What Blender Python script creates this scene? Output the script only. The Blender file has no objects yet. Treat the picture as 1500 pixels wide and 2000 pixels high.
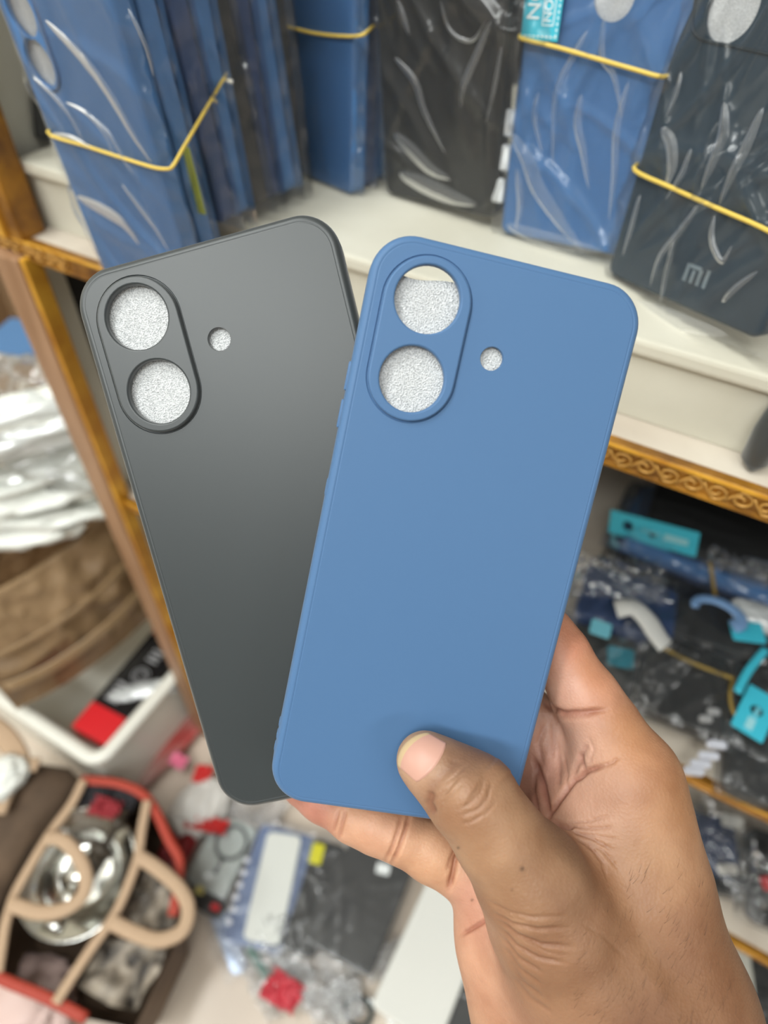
import bpy, bmesh, math, random
import numpy as np
from mathutils import Vector, Matrix, noise
from mathutils.bvhtree import BVHTree
S = bpy.context.scene
COL = S.collection
# ------------------------------------------------------------------ camera
F = 1290.0                                   # focal length in pixels of the 1500x2000 frame
_D = np.array([-38, 1190, F]); _D = _D / np.linalg.norm(_D)          # straight down, seen from the camera
_H = np.array([3430, 1410, -F]); _H = _H / np.linalg.norm(_H)
_H = _H - _D * (_H @ _D); _H /= np.linalg.norm(_H)                   # along the shelf front
_N = -np.cross(_D, _H)
R3 = np.array([_H, _N, -_D])                 # camera (x right, y down, z ahead) -> world
EYE = np.array([0.0, 0.0, 1.0])
cd = bpy.data.cameras.new('camera'); cam = bpy.data.objects.new('camera', cd); COL.objects.link(cam)
cd.sensor_fit = 'VERTICAL'; cd.sensor_height = 36; cd.lens = F / 2000 * 36
cd.clip_start = 0.01; cd.clip_end = 50
m = np.eye(4); m[:3, 0] = R3[:, 0]; m[:3, 1] = -R3[:, 1]; m[:3, 2] = -R3[:, 2]; m[:3, 3] = EYE
cam.matrix_world = Matrix(m.tolist())
cd.dof.use_dof = True; cd.dof.focus_distance = 0.197; cd.dof.aperture_fstop = cd.lens / 3.4
S.camera = cam
# ------------------------------------------------------------------ light
w = bpy.data.worlds.new('world'); S.world = w; w.use_nodes = True
w.node_tree.nodes['Background'].inputs[0].default_value = (0.93, 0.96, 1.0, 1)
w.node_tree.nodes['Background'].inputs[1].default_value = 0.30
def area(loc, rot, sx, sy, e, col=(.97, 1, .985)):
    l = bpy.data.lights.new('ceiling_or_fill_light', 'AREA'); l.shape = 'RECTANGLE'; l.size = sx; l.size_y = sy
    l.energy = e; l.color = col
    o = bpy.data.objects.new('ceiling_or_fill_light', l); COL.objects.link(o); o.location = loc; o.rotation_euler = rot
area((-0.70, -0.45, 2.7), (0.1, -0.15, 0), 0.30, 1.2, 30)
area((0.55, -0.75, 2.7), (0.1, 0.1, 0), 0.30, 1.2, 14)
area((-0.2, -1.75, 2.75), (0.75, 0, 0), 1.8, 0.35, 52)
S.view_settings.view_transform = 'Standard'; S.view_settings.look = 'None'
S.view_settings.exposure = -0.20; S.view_settings.gamma = 1.0; S.view_settings.use_curve_mapping = False
S.cycles.transparent_max_bounces = 24
def side_fill(loc, rot, e):  # added fill at the side walls for highlights on wrinkled film, no lamp there
    area(loc, rot, .35, 1.3, e)
side_fill((2.45, -0.9, 1.75), (0, math.radians(90), 0), 17)
side_fill((-1.8, -1.0, 1.85), (0, math.radians(-90), 0), 12)
# ------------------------------------------------------------------ pixel helpers (design aids: a pixel plus a real plane gives a world point)
def ray(x, y):
    return R3 @ np.array([(x - 750) / F, (y - 1000) / F, 1.0])
def PY(x, y, Y): d = ray(x, y); return Vector(EYE + d * (Y / d[1]))
def PZ(x, y, Z): d = ray(x, y); return Vector(EYE + d * ((Z - 1.0) / d[2]))
def PD(x, y, D): return Vector(EYE + ray(x, y) * D)
def proj(p):
    c = R3.T @ (np.array(p) - EYE); return 750 + F * c[0] / c[2], 1000 + F * c[1] / c[2], c[2]
# ------------------------------------------------------------------ materials
def srgb(r, g, b):
    f = lambda c: c / 12.92 if c <= .04045 else ((c + .055) / 1.055) ** 2.4
    return (f(r / 255), f(g / 255), f(b / 255), 1)
_mats = {}
def mat(name, rgb, rough=.5, metal=0, spec=.5, bump=0, bscale=60, var=0, vscale=8, rgb2=None, sub=0, sheen=0, stretch=None, coat=0):
    if name in _mats: return _mats[name]
    M = bpy.data.materials.new(name); M.use_nodes = True; nt = M.node_tree; b = nt.nodes['Principled BSDF']
    c = srgb(*rgb); b.inputs['Base Color'].default_value = c
    b.inputs['Roughness'].default_value = rough; b.inputs['Metallic'].default_value = metal
    b.inputs['Specular IOR Level'].default_value = spec
    if coat: b.inputs['Coat Weight'].default_value = coat; b.inputs['Coat Roughness'].default_value = .1
    if sheen: b.inputs['Sheen Weight'].default_value = sheen; b.inputs['Sheen Roughness'].default_value = .5
    tc = nt.nodes.new('ShaderNodeTexCoord'); src = tc.outputs['Object']
    if stretch:
        mp = nt.nodes.new('ShaderNodeMapping'); mp.inputs['Scale'].default_value = stretch
        nt.links.new(src, mp.inputs[0]); src = mp.outputs[0]
    if rgb2 is not None or var:
        n = nt.nodes.new('ShaderNodeTexNoise'); n.inputs['Scale'].default_value = vscale; n.inputs['Detail'].default_value = 6
        nt.links.new(src, n.inputs[0])
        r = nt.nodes.new('ShaderNodeValToRGB'); r.color_ramp.elements[0].position = .35; r.color_ramp.elements[1].position = .68
        r.color_ramp.elements[0].color = srgb(*rgb2) if rgb2 is not None else tuple(v * (1 - var) for v in c[:3]) + (1,)
        r.color_ramp.elements[1].color = c
        nt.links.new(n.outputs[0], r.inputs[0]); nt.links.new(r.outputs[0], b.inputs['Base Color'])
    if bump:
        n2 = nt.nodes.new('ShaderNodeTexNoise'); n2.inputs['Scale'].default_value = bscale; n2.inputs['Detail'].default_value = 5
        nt.links.new(src, n2.inputs[0])
        bp = nt.nodes.new('ShaderNodeBump'); bp.inputs['Strength'].default_value = bump; bp.inputs['Distance'].default_value = .002
        nt.links.new(n2.outputs[0], bp.inputs['Height']); nt.links.new(bp.outputs[0], b.inputs['Normal'])
    _mats[name] = M; return M
def film(name, milk=.06, tint=(235, 240, 245), rough=.20, gloss=.015, bump=.12, bscale=30, fk=.5):
    """thin clear polythene: mostly see-through, glossy by fresnel, a little milky"""
    if name in _mats: return _mats[name]
    M = bpy.data.materials.new(name); M.use_nodes = True; nt = M.node_tree; nt.nodes.clear()
    N = lambda t: nt.nodes.new(t)
    out = N('ShaderNodeOutputMaterial'); tr = N('ShaderNodeBsdfTransparent'); gl = N('ShaderNodeBsdfGlossy'); df = N('ShaderNodeBsdfDiffuse')
    gl.inputs['Roughness'].default_value = rough; gl.inputs['Color'].default_value = (1, 1, 1, 1)
    df.inputs['Color'].default_value = srgb(*tint)
    tc = N('ShaderNodeTexCoord'); nz = N('ShaderNodeTexNoise'); nz.inputs['Scale'].default_value = bscale; nz.inputs['Detail'].default_value = 3
    bp = N('ShaderNodeBump'); bp.inputs['Strength'].default_value = bump; bp.inputs['Distance'].default_value = .002
    nt.links.new(tc.outputs['Object'], nz.inputs[0]); nt.links.new(nz.outputs[0], bp.inputs['Height'])
    nt.links.new(bp.outputs[0], gl.inputs['Normal'])
    lw = N('ShaderNodeFresnel'); lw.inputs['IOR'].default_value = 1.45; nt.links.new(bp.outputs[0], lw.inputs['Normal'])
    ad = N('ShaderNodeMath'); ad.operation = 'MULTIPLY_ADD'; ad.use_clamp = True; ad.inputs[1].default_value = fk; ad.inputs[2].default_value = gloss
    nt.links.new(lw.outputs[0], ad.inputs[0])
    m1 = N('ShaderNodeMixShader'); m1.inputs[0].default_value = milk
    nt.links.new(tr.outputs[0], m1.inputs[1]); nt.links.new(df.outputs[0], m1.inputs[2])
    m2 = N('ShaderNodeMixShader'); nt.links.new(ad.outputs[0], m2.inputs[0])
    nt.links.new(m1.outputs[0], m2.inputs[1]); nt.links.new(gl.outputs[0], m2.inputs[2])
    nt.links.new(m2.outputs[0], out.inputs[0]); _mats[name] = M; return M
# ------------------------------------------------------------------ object helpers
def tag(o, label=None, cat=None, group=None, kind=None):
    if label: o['label'] = label
    if cat: o['category'] = cat
    if group: o['group'] = group
    if kind: o['kind'] = kind
    return o
def mesh(name, V, Fc, M=None, smooth=False, parent=None, mw=None):
    me = bpy.data.meshes.new(name); me.from_pydata([tuple(v) for v in V], [], Fc); me.update()
    return link(name, me, M, smooth, parent, mw)
def link(name, me, M=None, smooth=False, parent=None, mw=None):
    if smooth:
        for p in me.polygons: p.use_smooth = True
    if M is not None:
        me.materials.clear(); me.materials.append(M)
    o = bpy.data.objects.new(name, me); COL.objects.link(o)
    if mw is not None: o.matrix_world = mw
    if parent: o.parent = parent
    return o
def empty(name, mw, label, cat, group=None):
    o = bpy.data.objects.new(name, None); o.empty_display_size = .01; COL.objects.link(o); o.matrix_world = mw
    return tag(o, label, cat, group)
def from_bm(name, bm, M=None, smooth=False, parent=None, mw=None):
    bmesh.ops.recalc_face_normals(bm, faces=bm.faces)
    me = bpy.data.meshes.new(name); bm.to_mesh(me); bm.free(); return link(name, me, M, smooth, parent, mw)
def box_bm(x0, x1, y0, y1, z0, z1, bev=0, seg=2, bm=None):
    b = bmesh.new()
    r = bmesh.ops.create_cube(b, size=1)
    for v in b.verts:
        v.co = Vector(((x0 + x1) / 2 + v.co.x * (x1 - x0), (y0 + y1) / 2 + v.co.y * (y1 - y0), (z0 + z1) / 2 + v.co.z * (z1 - z0)))
    if bev: bmesh.ops.bevel(b, geom=b.edges[:], offset=bev, segments=seg, affect='EDGES', profile=.6)
    if bm is None: return b
    me = bpy.data.meshes.new('t'); b.to_mesh(me); b.free(); bm.from_mesh(me); bpy.data.meshes.remove(me); return bm
def box(name, x0, x1, y0, y1, z0, z1, M, bev=0, parent=None, mw=None, smooth=False):
    return from_bm(name, box_bm(x0, x1, y0, y1, z0, z1, bev), M, smooth, parent, mw)
def frame(p, x, n):
    """matrix with origin p, x axis, approx normal z"""
    x = Vector(x).normalized(); n = Vector(n); z = (n - x * n.dot(x)).normalized(); y = z.cross(x)
    return Matrix(((x.x, y.x, z.x, p[0]), (x.y, y.y, z.y, p[1]), (x.z, y.z, z.z, p[2]), (0, 0, 0, 1)))
def smoothpath(P, n=8):
    P = [Vector(p) for p in P]; out = []
    for i in range(len(P) - 1):
        a = P[max(i - 1, 0)]; b = P[i]; c = P[i + 1]; d = P[min(i + 2, len(P) - 1)]
        for k in range(n):
            t = k / n
            out.append(.5 * ((2 * b) + (c - a) * t + (2 * a - 5 * b + 4 * c - d) * t * t + (3 * b - a - 3 * c + d) * t ** 3))
    out.append(P[-1]); return out
def sweep(P, w, h, up, seg=8, closed=False):
    """elliptic tube of width w and thickness h along P; returns V, F"""
    V = []; Fc = []; n = len(P)
    for i, p in enumerate(P):
        a = P[(i - 1) % n if closed else max(i - 1, 0)]; b = P[(i + 1) % n if closed else min(i + 1, n - 1)]
        t = (b - a).normalized(); u = Vector(up(i) if callable(up) else up); s = t.cross(u).normalized(); u = s.cross(t)
        ww = w(i / (n - 1)) if callable(w) else w
        for k in range(seg):
            an = 2 * math.pi * k / seg
            V.append(p + s * (ww / 2 * math.cos(an)) + u * (h / 2 * math.sin(an)))
    for i in range(n if closed else n - 1):
        j = (i + 1) % n
        for k in range(seg):
            l = (k + 1) % seg; Fc.append((i * seg + k, i * seg + l, j * seg + l, j * seg + k))
    if not closed:
        Fc.append(tuple(range(seg))[::-1]); Fc.append(tuple((n - 1) * seg + k for k in range(seg)))
    return V, Fc
def strap(name, P, w, h, M, up=(0, 0, 1), closed=False, parent=None, n=8, seg=8):
    V, Fc = sweep(smoothpath(P, n) if n > 1 else [Vector(p) for p in P], w, h, up, seg, closed)
    return mesh(name, V, Fc, M, True, parent)
def rot2(V, P):
    pass
def text_mesh(name, s, size, M, mw, parent=None, depth=.0002, align='CENTER'):
    c = bpy.data.curves.new(name, 'FONT'); c.body = s; c.size = size; c.extrude = depth; c.align_x = align; c.align_y = 'CENTER'
    o = bpy.data.objects.new('tmp', c); COL.objects.link(o)
    dg = bpy.context.evaluated_depsgraph_get(); me = bpy.data.meshes.new_from_object(o.evaluated_get(dg))
    bpy.data.objects.remove(o); bpy.data.curves.remove(c)
    return link(name, me, M, False, parent, mw)
# ------------------------------------------------------------------ phone case shapes
def rr(W, L, r, n=12):
    """rounded rectangle outline, counter-clockwise"""
    out = []
    for cx, cy, a0 in ((W / 2 - r, L / 2 - r, 0), (-W / 2 + r, L / 2 - r, 90), (-W / 2 + r, -L / 2 + r, 180), (W / 2 - r, -L / 2 + r, 270)):
        for k in range(n + 1):
            a = math.radians(a0 + 90 * k / n); out.append((cx + r * math.cos(a), cy + r * math.sin(a)))
    return out
def pill(cx, y1, y0, r, n=24):
    out = []
    for cy, a0 in ((y1, 0), (y0, 180)):
        for k in range(n + 1):
            a = math.radians(a0 + 180 * k / n); out.append((cx + r * math.cos(a), cy + r * math.sin(a)))
    return out
def circ(cx, cy, r, n=40): return [(cx + r * math.cos(2 * math.pi * k / n), cy + r * math.sin(2 * math.pi * k / n)) for k in range(n)]
def loft(V, Fc, rings, flip=False):
    """rings: list of (outline2d, z)"""
    n = len(rings[0][0]); base = len(V)
    for o, z in rings:
        for x, y in o: V.append((x, y, z))
    for i in range(len(rings) - 1):
        for k in range(n):
            l = (k + 1) % n; q = (base + i * n + k, base + i * n + l, base + (i + 1) * n + l, base + (i + 1) * n + k)
            Fc.append(q[::-1] if flip else q)
def plate(V, Fc, outer, holes, z):
    b = bmesh.new(); es = []
    for lp in [outer] + holes:
        vs = [b.verts.new((x, y, z)) for x, y in lp]
        es += [b.edges.new((vs[i], vs[(i + 1) % len(vs)])) for i in range(len(vs))]
    bmesh.ops.triangle_fill(b, edges=es, use_beauty=True, use_dissolve=False)
    b.verts.index_update(); base = len(V)
    for v in b.verts: V.append(tuple(v.co))
    for f in b.faces:
        ids = [base + v.index for v in f.verts]
        Fc.append(ids if f.normal.z > 0 else ids[::-1])
    b.free()
def case_body(name, W, L, M, feats, parent=None, mw=None, r=.0115, T=.009, s=1.0):
    """open silicone shell seen from its back: z=0 is the back face, the rim opens to -z"""
    V = []; Fc = []; n = 12
    prof = [(2.6, 0), (2.45, -.01), (2.3, -.14), (2.15, -.02), (1.6, -.10), (1.05, -.32), (.55, -.75), (.2, -1.35), (0, -2.2), (0, -T * 1000 + 1.0), (.2, -T * 1000 + .3),
            (.7, -T * 1000), (1.3, -T * 1000 + .2), (1.6, -T * 1000 + .9), (1.6, -3), (2.0, -1.6), (2.8, -1.1), (3.0, -1.1)]
    rg = [(rr(W - d * 2 * s / 1000, L - d * 2 * s / 1000, r - d * s / 1000, n), z * s / 1000) for d, z in prof]
    loft(V, Fc, rg, True)
    nl = len(Fc)
    pl = feats.get('pill'); holes = [circ(*h) for h in feats.get('holes', [])]; small = [circ(*h) for h in feats.get('small', [])]
    loops = list(small)
    hz = -1.1 * s / 1000; iz = 0
    if pl:
        cx, y1, y0, pr = pl; iz = 1.3 * s / 1000
        pp = [(-.1, 0), (.02, -.45), (.42, -.45), (.5, .2), (.52, .9), (.65, 1.14), (.9, 1.28), (1.1, 1.3)]
        prg = [(pill(cx, y1, y0, pr + (.5 - d) * s / 1000), z * s / 1000) for d, z in pp]
        loft(V, Fc, prg); loops.append(prg[0][0])
        plate(V, Fc, prg[-1][0], [circ(h[0], h[1], h[2] + .0006 * s) for h in feats['holes']], iz)
    else: loops += holes
    plate(V, Fc, rg[0][0], loops, 0)
    for h in feats.get('holes', []):
        pr_ = [(.6, 0), (.42, -.02), (.2, -.12), (.04, -.4), (0, -.9)]
        lo = [(circ(h[0], h[1], h[2] + d * s / 1000 * (1 if pl else 0)), iz + z * s / 1000) for d, z in pr_]
        lo.append((circ(h[0], h[1], h[2]), hz)); loft(V, Fc, lo)
    for h in feats.get('small', []):
        lo = [(circ(*h), 0), (circ(h[0], h[1], h[2] - .0002), -.0004), (circ(h[0], h[1], h[2] - .0002), hz)]; loft(V, Fc, lo)
    inner = rg[-1][0]
    b0 = len(Fc); plate(V, Fc, inner, holes + small, hz)
    for i in range(b0, len(Fc)): Fc[i] = list(Fc[i])[::-1]
    o = mesh(name, V, Fc, M, True, parent, mw)
    me = o.data
    for p in me.polygons:
        if len(p.vertices) == 3: p.use_smooth = False
    return o
# ------------------------------------------------------------------ film sheet round a case
def bag_mesh(W, L, T, seed, mx=.006, top=.01, bot=.004, ridges=26, amp=.0016, spread=.35, nx=64, ny=120, dirn=0, back=True, wsc=1.0, rough=1.0, lsc=1.0):
    rnd = random.Random(seed)
    x0, x1, y0, y1 = -W / 2 - mx, W / 2 + mx, -L / 2 - bot, L / 2 + top
    X = np.linspace(x0, x1, nx)[None, :].repeat(ny, 0); Y = np.linspace(y0, y1, ny)[:, None].repeat(nx, 1)
    dx = np.maximum(np.abs(X) - (W / 2 - .002), 0); dy = np.maximum(np.abs(Y) - (L / 2 - .002), 0)
    d = np.hypot(dx, dy)
    Z = .0007 - (T * .55) * np.clip(d / max(mx, .004), 0, 1) ** 1.3
    for _ in range(ridges):
        cx = rnd.uniform(x0, x1); cy = rnd.uniform(y0, y1); a = math.radians(90 + dirn) + rnd.gauss(0, spread)
        ln = rnd.uniform(.02, .07) * lsc; wd = rnd.uniform(.0009, .0030) * wsc; am = amp * rnd.uniform(.3, 1.1); cv = rnd.uniform(-6, 6)
        u = (X - cx) * math.cos(a) + (Y - cy) * math.sin(a); v = -(X - cx) * math.sin(a) + (Y - cy) * math.cos(a) + cv * u * u
        tap = np.clip(1 - (u / ln) ** 2, 0, 1); ww = wd * (.35 + .9 * tap)
        Z = Z + am * tap * np.exp(-(v / ww) ** 2)
    edge = np.clip(d / max(mx, .004), 0, 1)
    V = []
    for j in range(ny):
        for i in range(nx):
            q = Vector((X[j, i] * 90, Y[j, i] * 60, seed)); e = edge[j, i]
            nz = noise.noise(q); n2 = noise.noise(q * 2.7 + Vector((5, 5, 5)))
            ox = (X[j, i] / (W / 2)) * e * nz * .0035; oy = e * n2 * .002
            V.append((X[j, i] + ox, Y[j, i] + oy, Z[j, i] + (abs(nz) * .0010 + abs(n2) * .0006) * rough + e * n2 * .0022))
    Fc = [(j * nx + i, j * nx + i + 1, (j + 1) * nx + i + 1, (j + 1) * nx + i) for j in range(ny - 1) for i in range(nx - 1)]
    if back:
        b = len(V); bx, by = 10, 16
        for j in range(by):
            for i in range(bx):
                x = x0 + (x1 - x0) * i / (bx - 1); y = y0 + (y1 - y0) * j / (by - 1)
                e = max(0, max(abs(x) - W / 2 + .001, abs(y) - L / 2 + .001)) / max(mx, .004)
                V.append((x, y, -T - .0008 + T * .45 * min(1, e) + noise.noise(Vector((x * 80, y * 80, seed + 3))) * .0006))
        Fc += [(b + j * bx + i, b + (j + 1) * bx + i, b + (j + 1) * bx + i + 1, b + j * bx + i + 1) for j in range(by - 1) for i in range(bx - 1)]
    me = bpy.data.meshes.new('plastic_bag'); me.from_pydata(V, [], Fc); me.update(); return me
def pose(BL, BR, UL, dBL=None, W=.0765, near=True, Z=None, Y=None):
    """matrix of a case of real width W whose bottom corners and one left-edge point show at these pixels"""
    if Z is not None: a = PZ(*BL, Z)
    elif Y is not None: a = PY(*BL, Y)
    else: a = PD(*BL, dBL)
    e = Vector(EYE); d = Vector(ray(*BR)); ae = a - e
    A = d.dot(d); B = -2 * d.dot(ae); C = ae.dot(ae) - W * W; disc = B * B - 4 * A * C
    if disc < 0: t = -B / (2 * A)
    else: t = (-B + (-1 if near else 1) * math.sqrt(disc)) / (2 * A)
    b = e + d * t; x = (b - a).normalized()
    n = ae.cross(Vector(ray(*UL))); u = n.cross(x).normalized()
    if u.z < 0 and (u.dot(Vector(-R3[:, 1]))) < 0: u = -u
    z = x.cross(u); c = (a + b) / 2
    if z.dot(e - c) < 0: z = -z; 
    return a, b, x, u, z
def mat_from(x, y, z, p): return Matrix(((x.x, y.x, z.x, p.x), (x.y, y.y, z.y, p.y), (x.z, y.z, z.z, p.z), (0, 0, 0, 1)))
MAT = dict(
    blue=mat('blue_silicone', (72, 107, 147), .54, spec=.35, sheen=.10),
    black=mat('black_silicone', (42, 48, 50), .42, spec=.6, sheen=.25),
    pblue=mat('packed_blue_silicone', (66, 112, 164), .5),
    navy=mat('navy_silicone', (38, 62, 104), .5),
    teal=mat('dark_teal_silicone', (10, 40, 56), .55),
    coal=mat('charcoal_silicone', (36, 36, 35), .55),
    film=film('clear_polythene', milk=.025), film2=film('milky_polythene', milk=.30, gloss=.12), filmc=film('clear_stiff_polythene', milk=.02, gloss=.05, bump=.2),
    band=mat('yellow_rubber', (216, 186, 84), .5, bump=.2, bscale=300),
    bandd=mat('brown_yellow_rubber', (150, 125, 60), .5),
    cream=mat('cream_painted_board', (212, 209, 195), .55, rgb2=(194, 190, 174), vscale=9, bump=.15, bscale=30),
    shelfgrey=mat('worn_white_laminate', (205, 196, 182), .5, rgb2=(182, 170, 156), vscale=14),
    dark=mat('shaded_cabinet_inside', (14, 13, 13), .8),  # near-black colour stands for the unlit depth of the compartments
    gold=mat('gold_painted_moulding', (180, 126, 40), .38, metal=.35, rgb2=(100, 62, 24), vscale=38, bump=.3, bscale=200),
    goldl=mat('bright_gold_edge', (226, 172, 60), .35, metal=.3, rgb2=(180, 122, 36), vscale=30),
    golds=mat('gold_scroll_relief', (186, 140, 68), .4, metal=.3),
    wood=mat('brown_veneer', (166, 130, 100), .45, rgb2=(140, 104, 74), vscale=10, stretch=(6, 6, .8)),
    cyan=mat('cyan_card', (62, 182, 204), .5), white=mat('white_print', (232, 236, 236), .5),
    foam=None)
# foam: fine glittery white
def foam_mat():
    M = bpy.data.materials.new('white_packing_foam'); M.use_nodes = True; nt = M.node_tree; b = nt.nodes['Principled BSDF']
    tc = nt.nodes.new('ShaderNodeTexCoord'); vo = nt.nodes.new('ShaderNodeTexNoise'); vo.inputs['Scale'].default_value = 2300; vo.inputs['Detail'].default_value = 3
    nt.links.new(tc.outputs['Object'], vo.inputs[0])
    r = nt.nodes.new('ShaderNodeValToRGB'); r.color_ramp.elements[0].position = .35; r.color_ramp.elements[1].position = .66
    r.color_ramp.elements[0].color = srgb(186, 189, 191); r.color_ramp.elements[1].color = srgb(236, 238, 239)
    nt.links.new(vo.outputs[0], r.inputs[0]); nt.links.new(r.outputs[0], b.inputs['Base Color'])
    bp = nt.nodes.new('ShaderNodeBump'); bp.inputs['Strength'].default_value = 1; bp.inputs['Distance'].default_value = .0008
    nt.links.new(vo.outputs[0], bp.inputs['Height']); nt.links.new(bp.outputs[0], b.inputs['Normal'])
    b.inputs['Roughness'].default_value = .22; b.inputs['Specular IOR Level'].default_value = .9
    return M
MAT['foam'] = foam_mat()
# ------------------------------------------------------------------ setting: floor, walls
floor_m = mat('beige_marble_tile', (214, 200, 184), .35, rgb2=(196, 180, 164), vscale=5, bump=.05)
nt = floor_m.node_tree; b = nt.nodes['Principled BSDF']
fl_ = box('floor', -1.9, 2.55, -2.4, 1.9, -.05, -.008, mat('dark_grout', (120, 104, 90), .8)); tag(fl_, kind='structure')
tile_me = None; jx = PZ(330, 1488, 0).x
for i in range(-3, 5):
    for j in range(-4, 3):
        x0, y0 = jx + i * .6, -.2 + j * .6
        if x0 < -1.91 or x0 > 1.95: continue
        if tile_me is None:
            o = box('tile', .0012, .5988, .0012, .5988, -.008, 0, floor_m, .0006); tile_me = o.data
        else: o = link('tile', tile_me)
        o.location = (x0, y0, 0); o.parent = fl_
wallm = mat('cream_wall_paint', (226, 220, 204), .7, bump=.1, bscale=20)
tag(box('wall_left', -1.95, -1.9, -2.4, 1.9, 0, 2.9, wallm), kind='structure')
tag(box('wall_front', -1.95, 2.6, -2.45, -2.4, 0, 2.9, mat('grey_brown_wall', (120, 112, 104), .7)), kind='structure')
tag(box('wall_right', 2.55, 2.6, -2.4, 1.95, 0, 2.9, mat('grey_brown_wall', (120, 112, 104), .7)), kind='structure')
tag(box('ceiling', -1.95, 2.6, -2.4, 1.95, 2.9, 2.95, mat('white_ceiling', (236, 236, 232), .8)), kind='structure')
tag(box('wall_back', -1.9, 2.55, 1.9, 1.95, 0, 2.9, wallm), kind='structure')
# ------------------------------------------------------------------ display shelf
FY = .269; XL = -.443; XR = .42
shelf = empty('display_shelf', Matrix.Translation((0, FY, 0)), 'cream and gold-edged display shelving holding the bagged phone cases', 'shelf')
def part(o): 
    mw = o.matrix_world.copy(); o.parent = shelf; o.matrix_parent_inverse = shelf.matrix_world.inverted(); return o
Z1, Z2, Z3 = .790, .535, .300       # heights of the shelf tops
DEP = .36
for zt, hgt in ((Z1, .012), (Z2, .010), (Z3, .010), (.06, .03)):
    part(box('shelf_board', XL + .004, XR, FY + .003, FY + DEP, zt - hgt, zt, MAT['shelfgrey'], .001))
part(box('side_panel', XL - .008, XL + .003, FY + .004, FY + DEP, 0, 1.35, MAT['cream'], .001))
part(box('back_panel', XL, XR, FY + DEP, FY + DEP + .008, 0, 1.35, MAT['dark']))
for a, b2 in ((.06, Z3 - .01), (Z3, Z2 - .01), (Z2, Z1 - .012)):  # thin dark sheets added to paint the shade inside each compartment
    part(box('side_shade_sheet', XL + .0035, XL + .006, FY + .03, FY + DEP - .001, a, b2, MAT['dark']))
    part(box('top_shade_sheet', XL + .006, XR, FY + .03, FY + DEP - .001, b2 - .002, b2 - .0003, MAT['dark']))
# riser step on the top shelf
SZ = .835
part(box('riser_front', XL + .012, XR, FY + .022, FY + .028, Z1, SZ - .008, MAT['cream'], .001))
part(box('riser_top', XL + .012, XR, FY + .017, FY + DEP - .002, SZ - .008, SZ, MAT['cream'], .002))
# posts
pt = empty('x', Matrix.Identity(4), 'x', 'x'); bpy.data.objects.remove(pt)
part(box('post', XL - .012, XL + .014, FY - .010, FY + .006, 0, Z1 - .012, MAT['wood'], .002))
part(box('post_edge', XL + .014, XL + .019, FY - .008, FY + .006, 0, Z1 - .012, MAT['goldl'], .001))
part(box('upper_post', XL + .006, XL + .021, FY - .004, FY + .016, Z1 + .0, 1.35, MAT['gold'], .002))
part(box('upper_post_bead', XL + .003, XL + .008, FY - .007, FY - .001, Z1 + .0, 1.35, MAT['goldl'], .0015))
# mouldings
def moulding(zt, hh, scroll, x0=XL - .014):
    V = []; Fc = []
    prof = [(FY + .004, zt), (FY - .002, zt + .0005), (FY - .003, zt - .0008), (FY - .0026, zt - .002), (FY - .0012, zt - .0026), (FY - .001, zt - hh + .003),
            (FY - .0022, zt - hh + .0024), (FY - .0028, zt - hh + .0008), (FY - .002, zt - hh), (FY + .004, zt - hh)]
    for x in (x0, XR):
        for y, z in prof: V.append((x, y, z))
    n = len(prof)
    for k in range(n): l = (k + 1) % n; Fc.append((k, l, n + l, n + k))
    Fc.append(tuple(range(n))[::-1]); Fc.append(tuple(range(n, 2 * n)))
    part(mesh('moulding', V, Fc, MAT['gold'], False))
    part(box('moulding_bead', x0, XR, FY - .0036, FY - .001, zt - .0018, zt + .0002, MAT['goldl'], .001))
    if scroll:
        P = []
        for k in range(34):
            t = k / 33; a = -2.2 + t * 8.6; r = .0042 * (1 - t) ** .8 + .0006
            P.append(Vector((r * math.cos(a) * 1.15, 0, r * math.sin(a))))
        P = [Vector((-.0066, 0, .0034)), Vector((-.0048, 0, .0005))] + P[2:]
        V, Fc = sweep(P, .0013, .0024, (0, -1, 0), 6)
        sm = mesh('scroll_ornament', V, Fc, MAT['golds'], True); me = sm.data; bpy.data.objects.remove(sm)
        x = x0 + .01; k = 0
        while x < .16:
            if x < -.38 or x > -.05:
                o = link('scroll_ornament', me, MAT['golds'], True); o.matrix_world = Matrix.Translation((x, FY - .0018, zt - hh / 2 + .0002)) @ Matrix.Diagonal((1, 1, .95 if k % 2 else -.95, 1)); part(o)
            x += .0112; k += 1
moulding(Z1, .0145, True); moulding(Z2, .011, False); moulding(Z3, .011, False)
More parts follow.
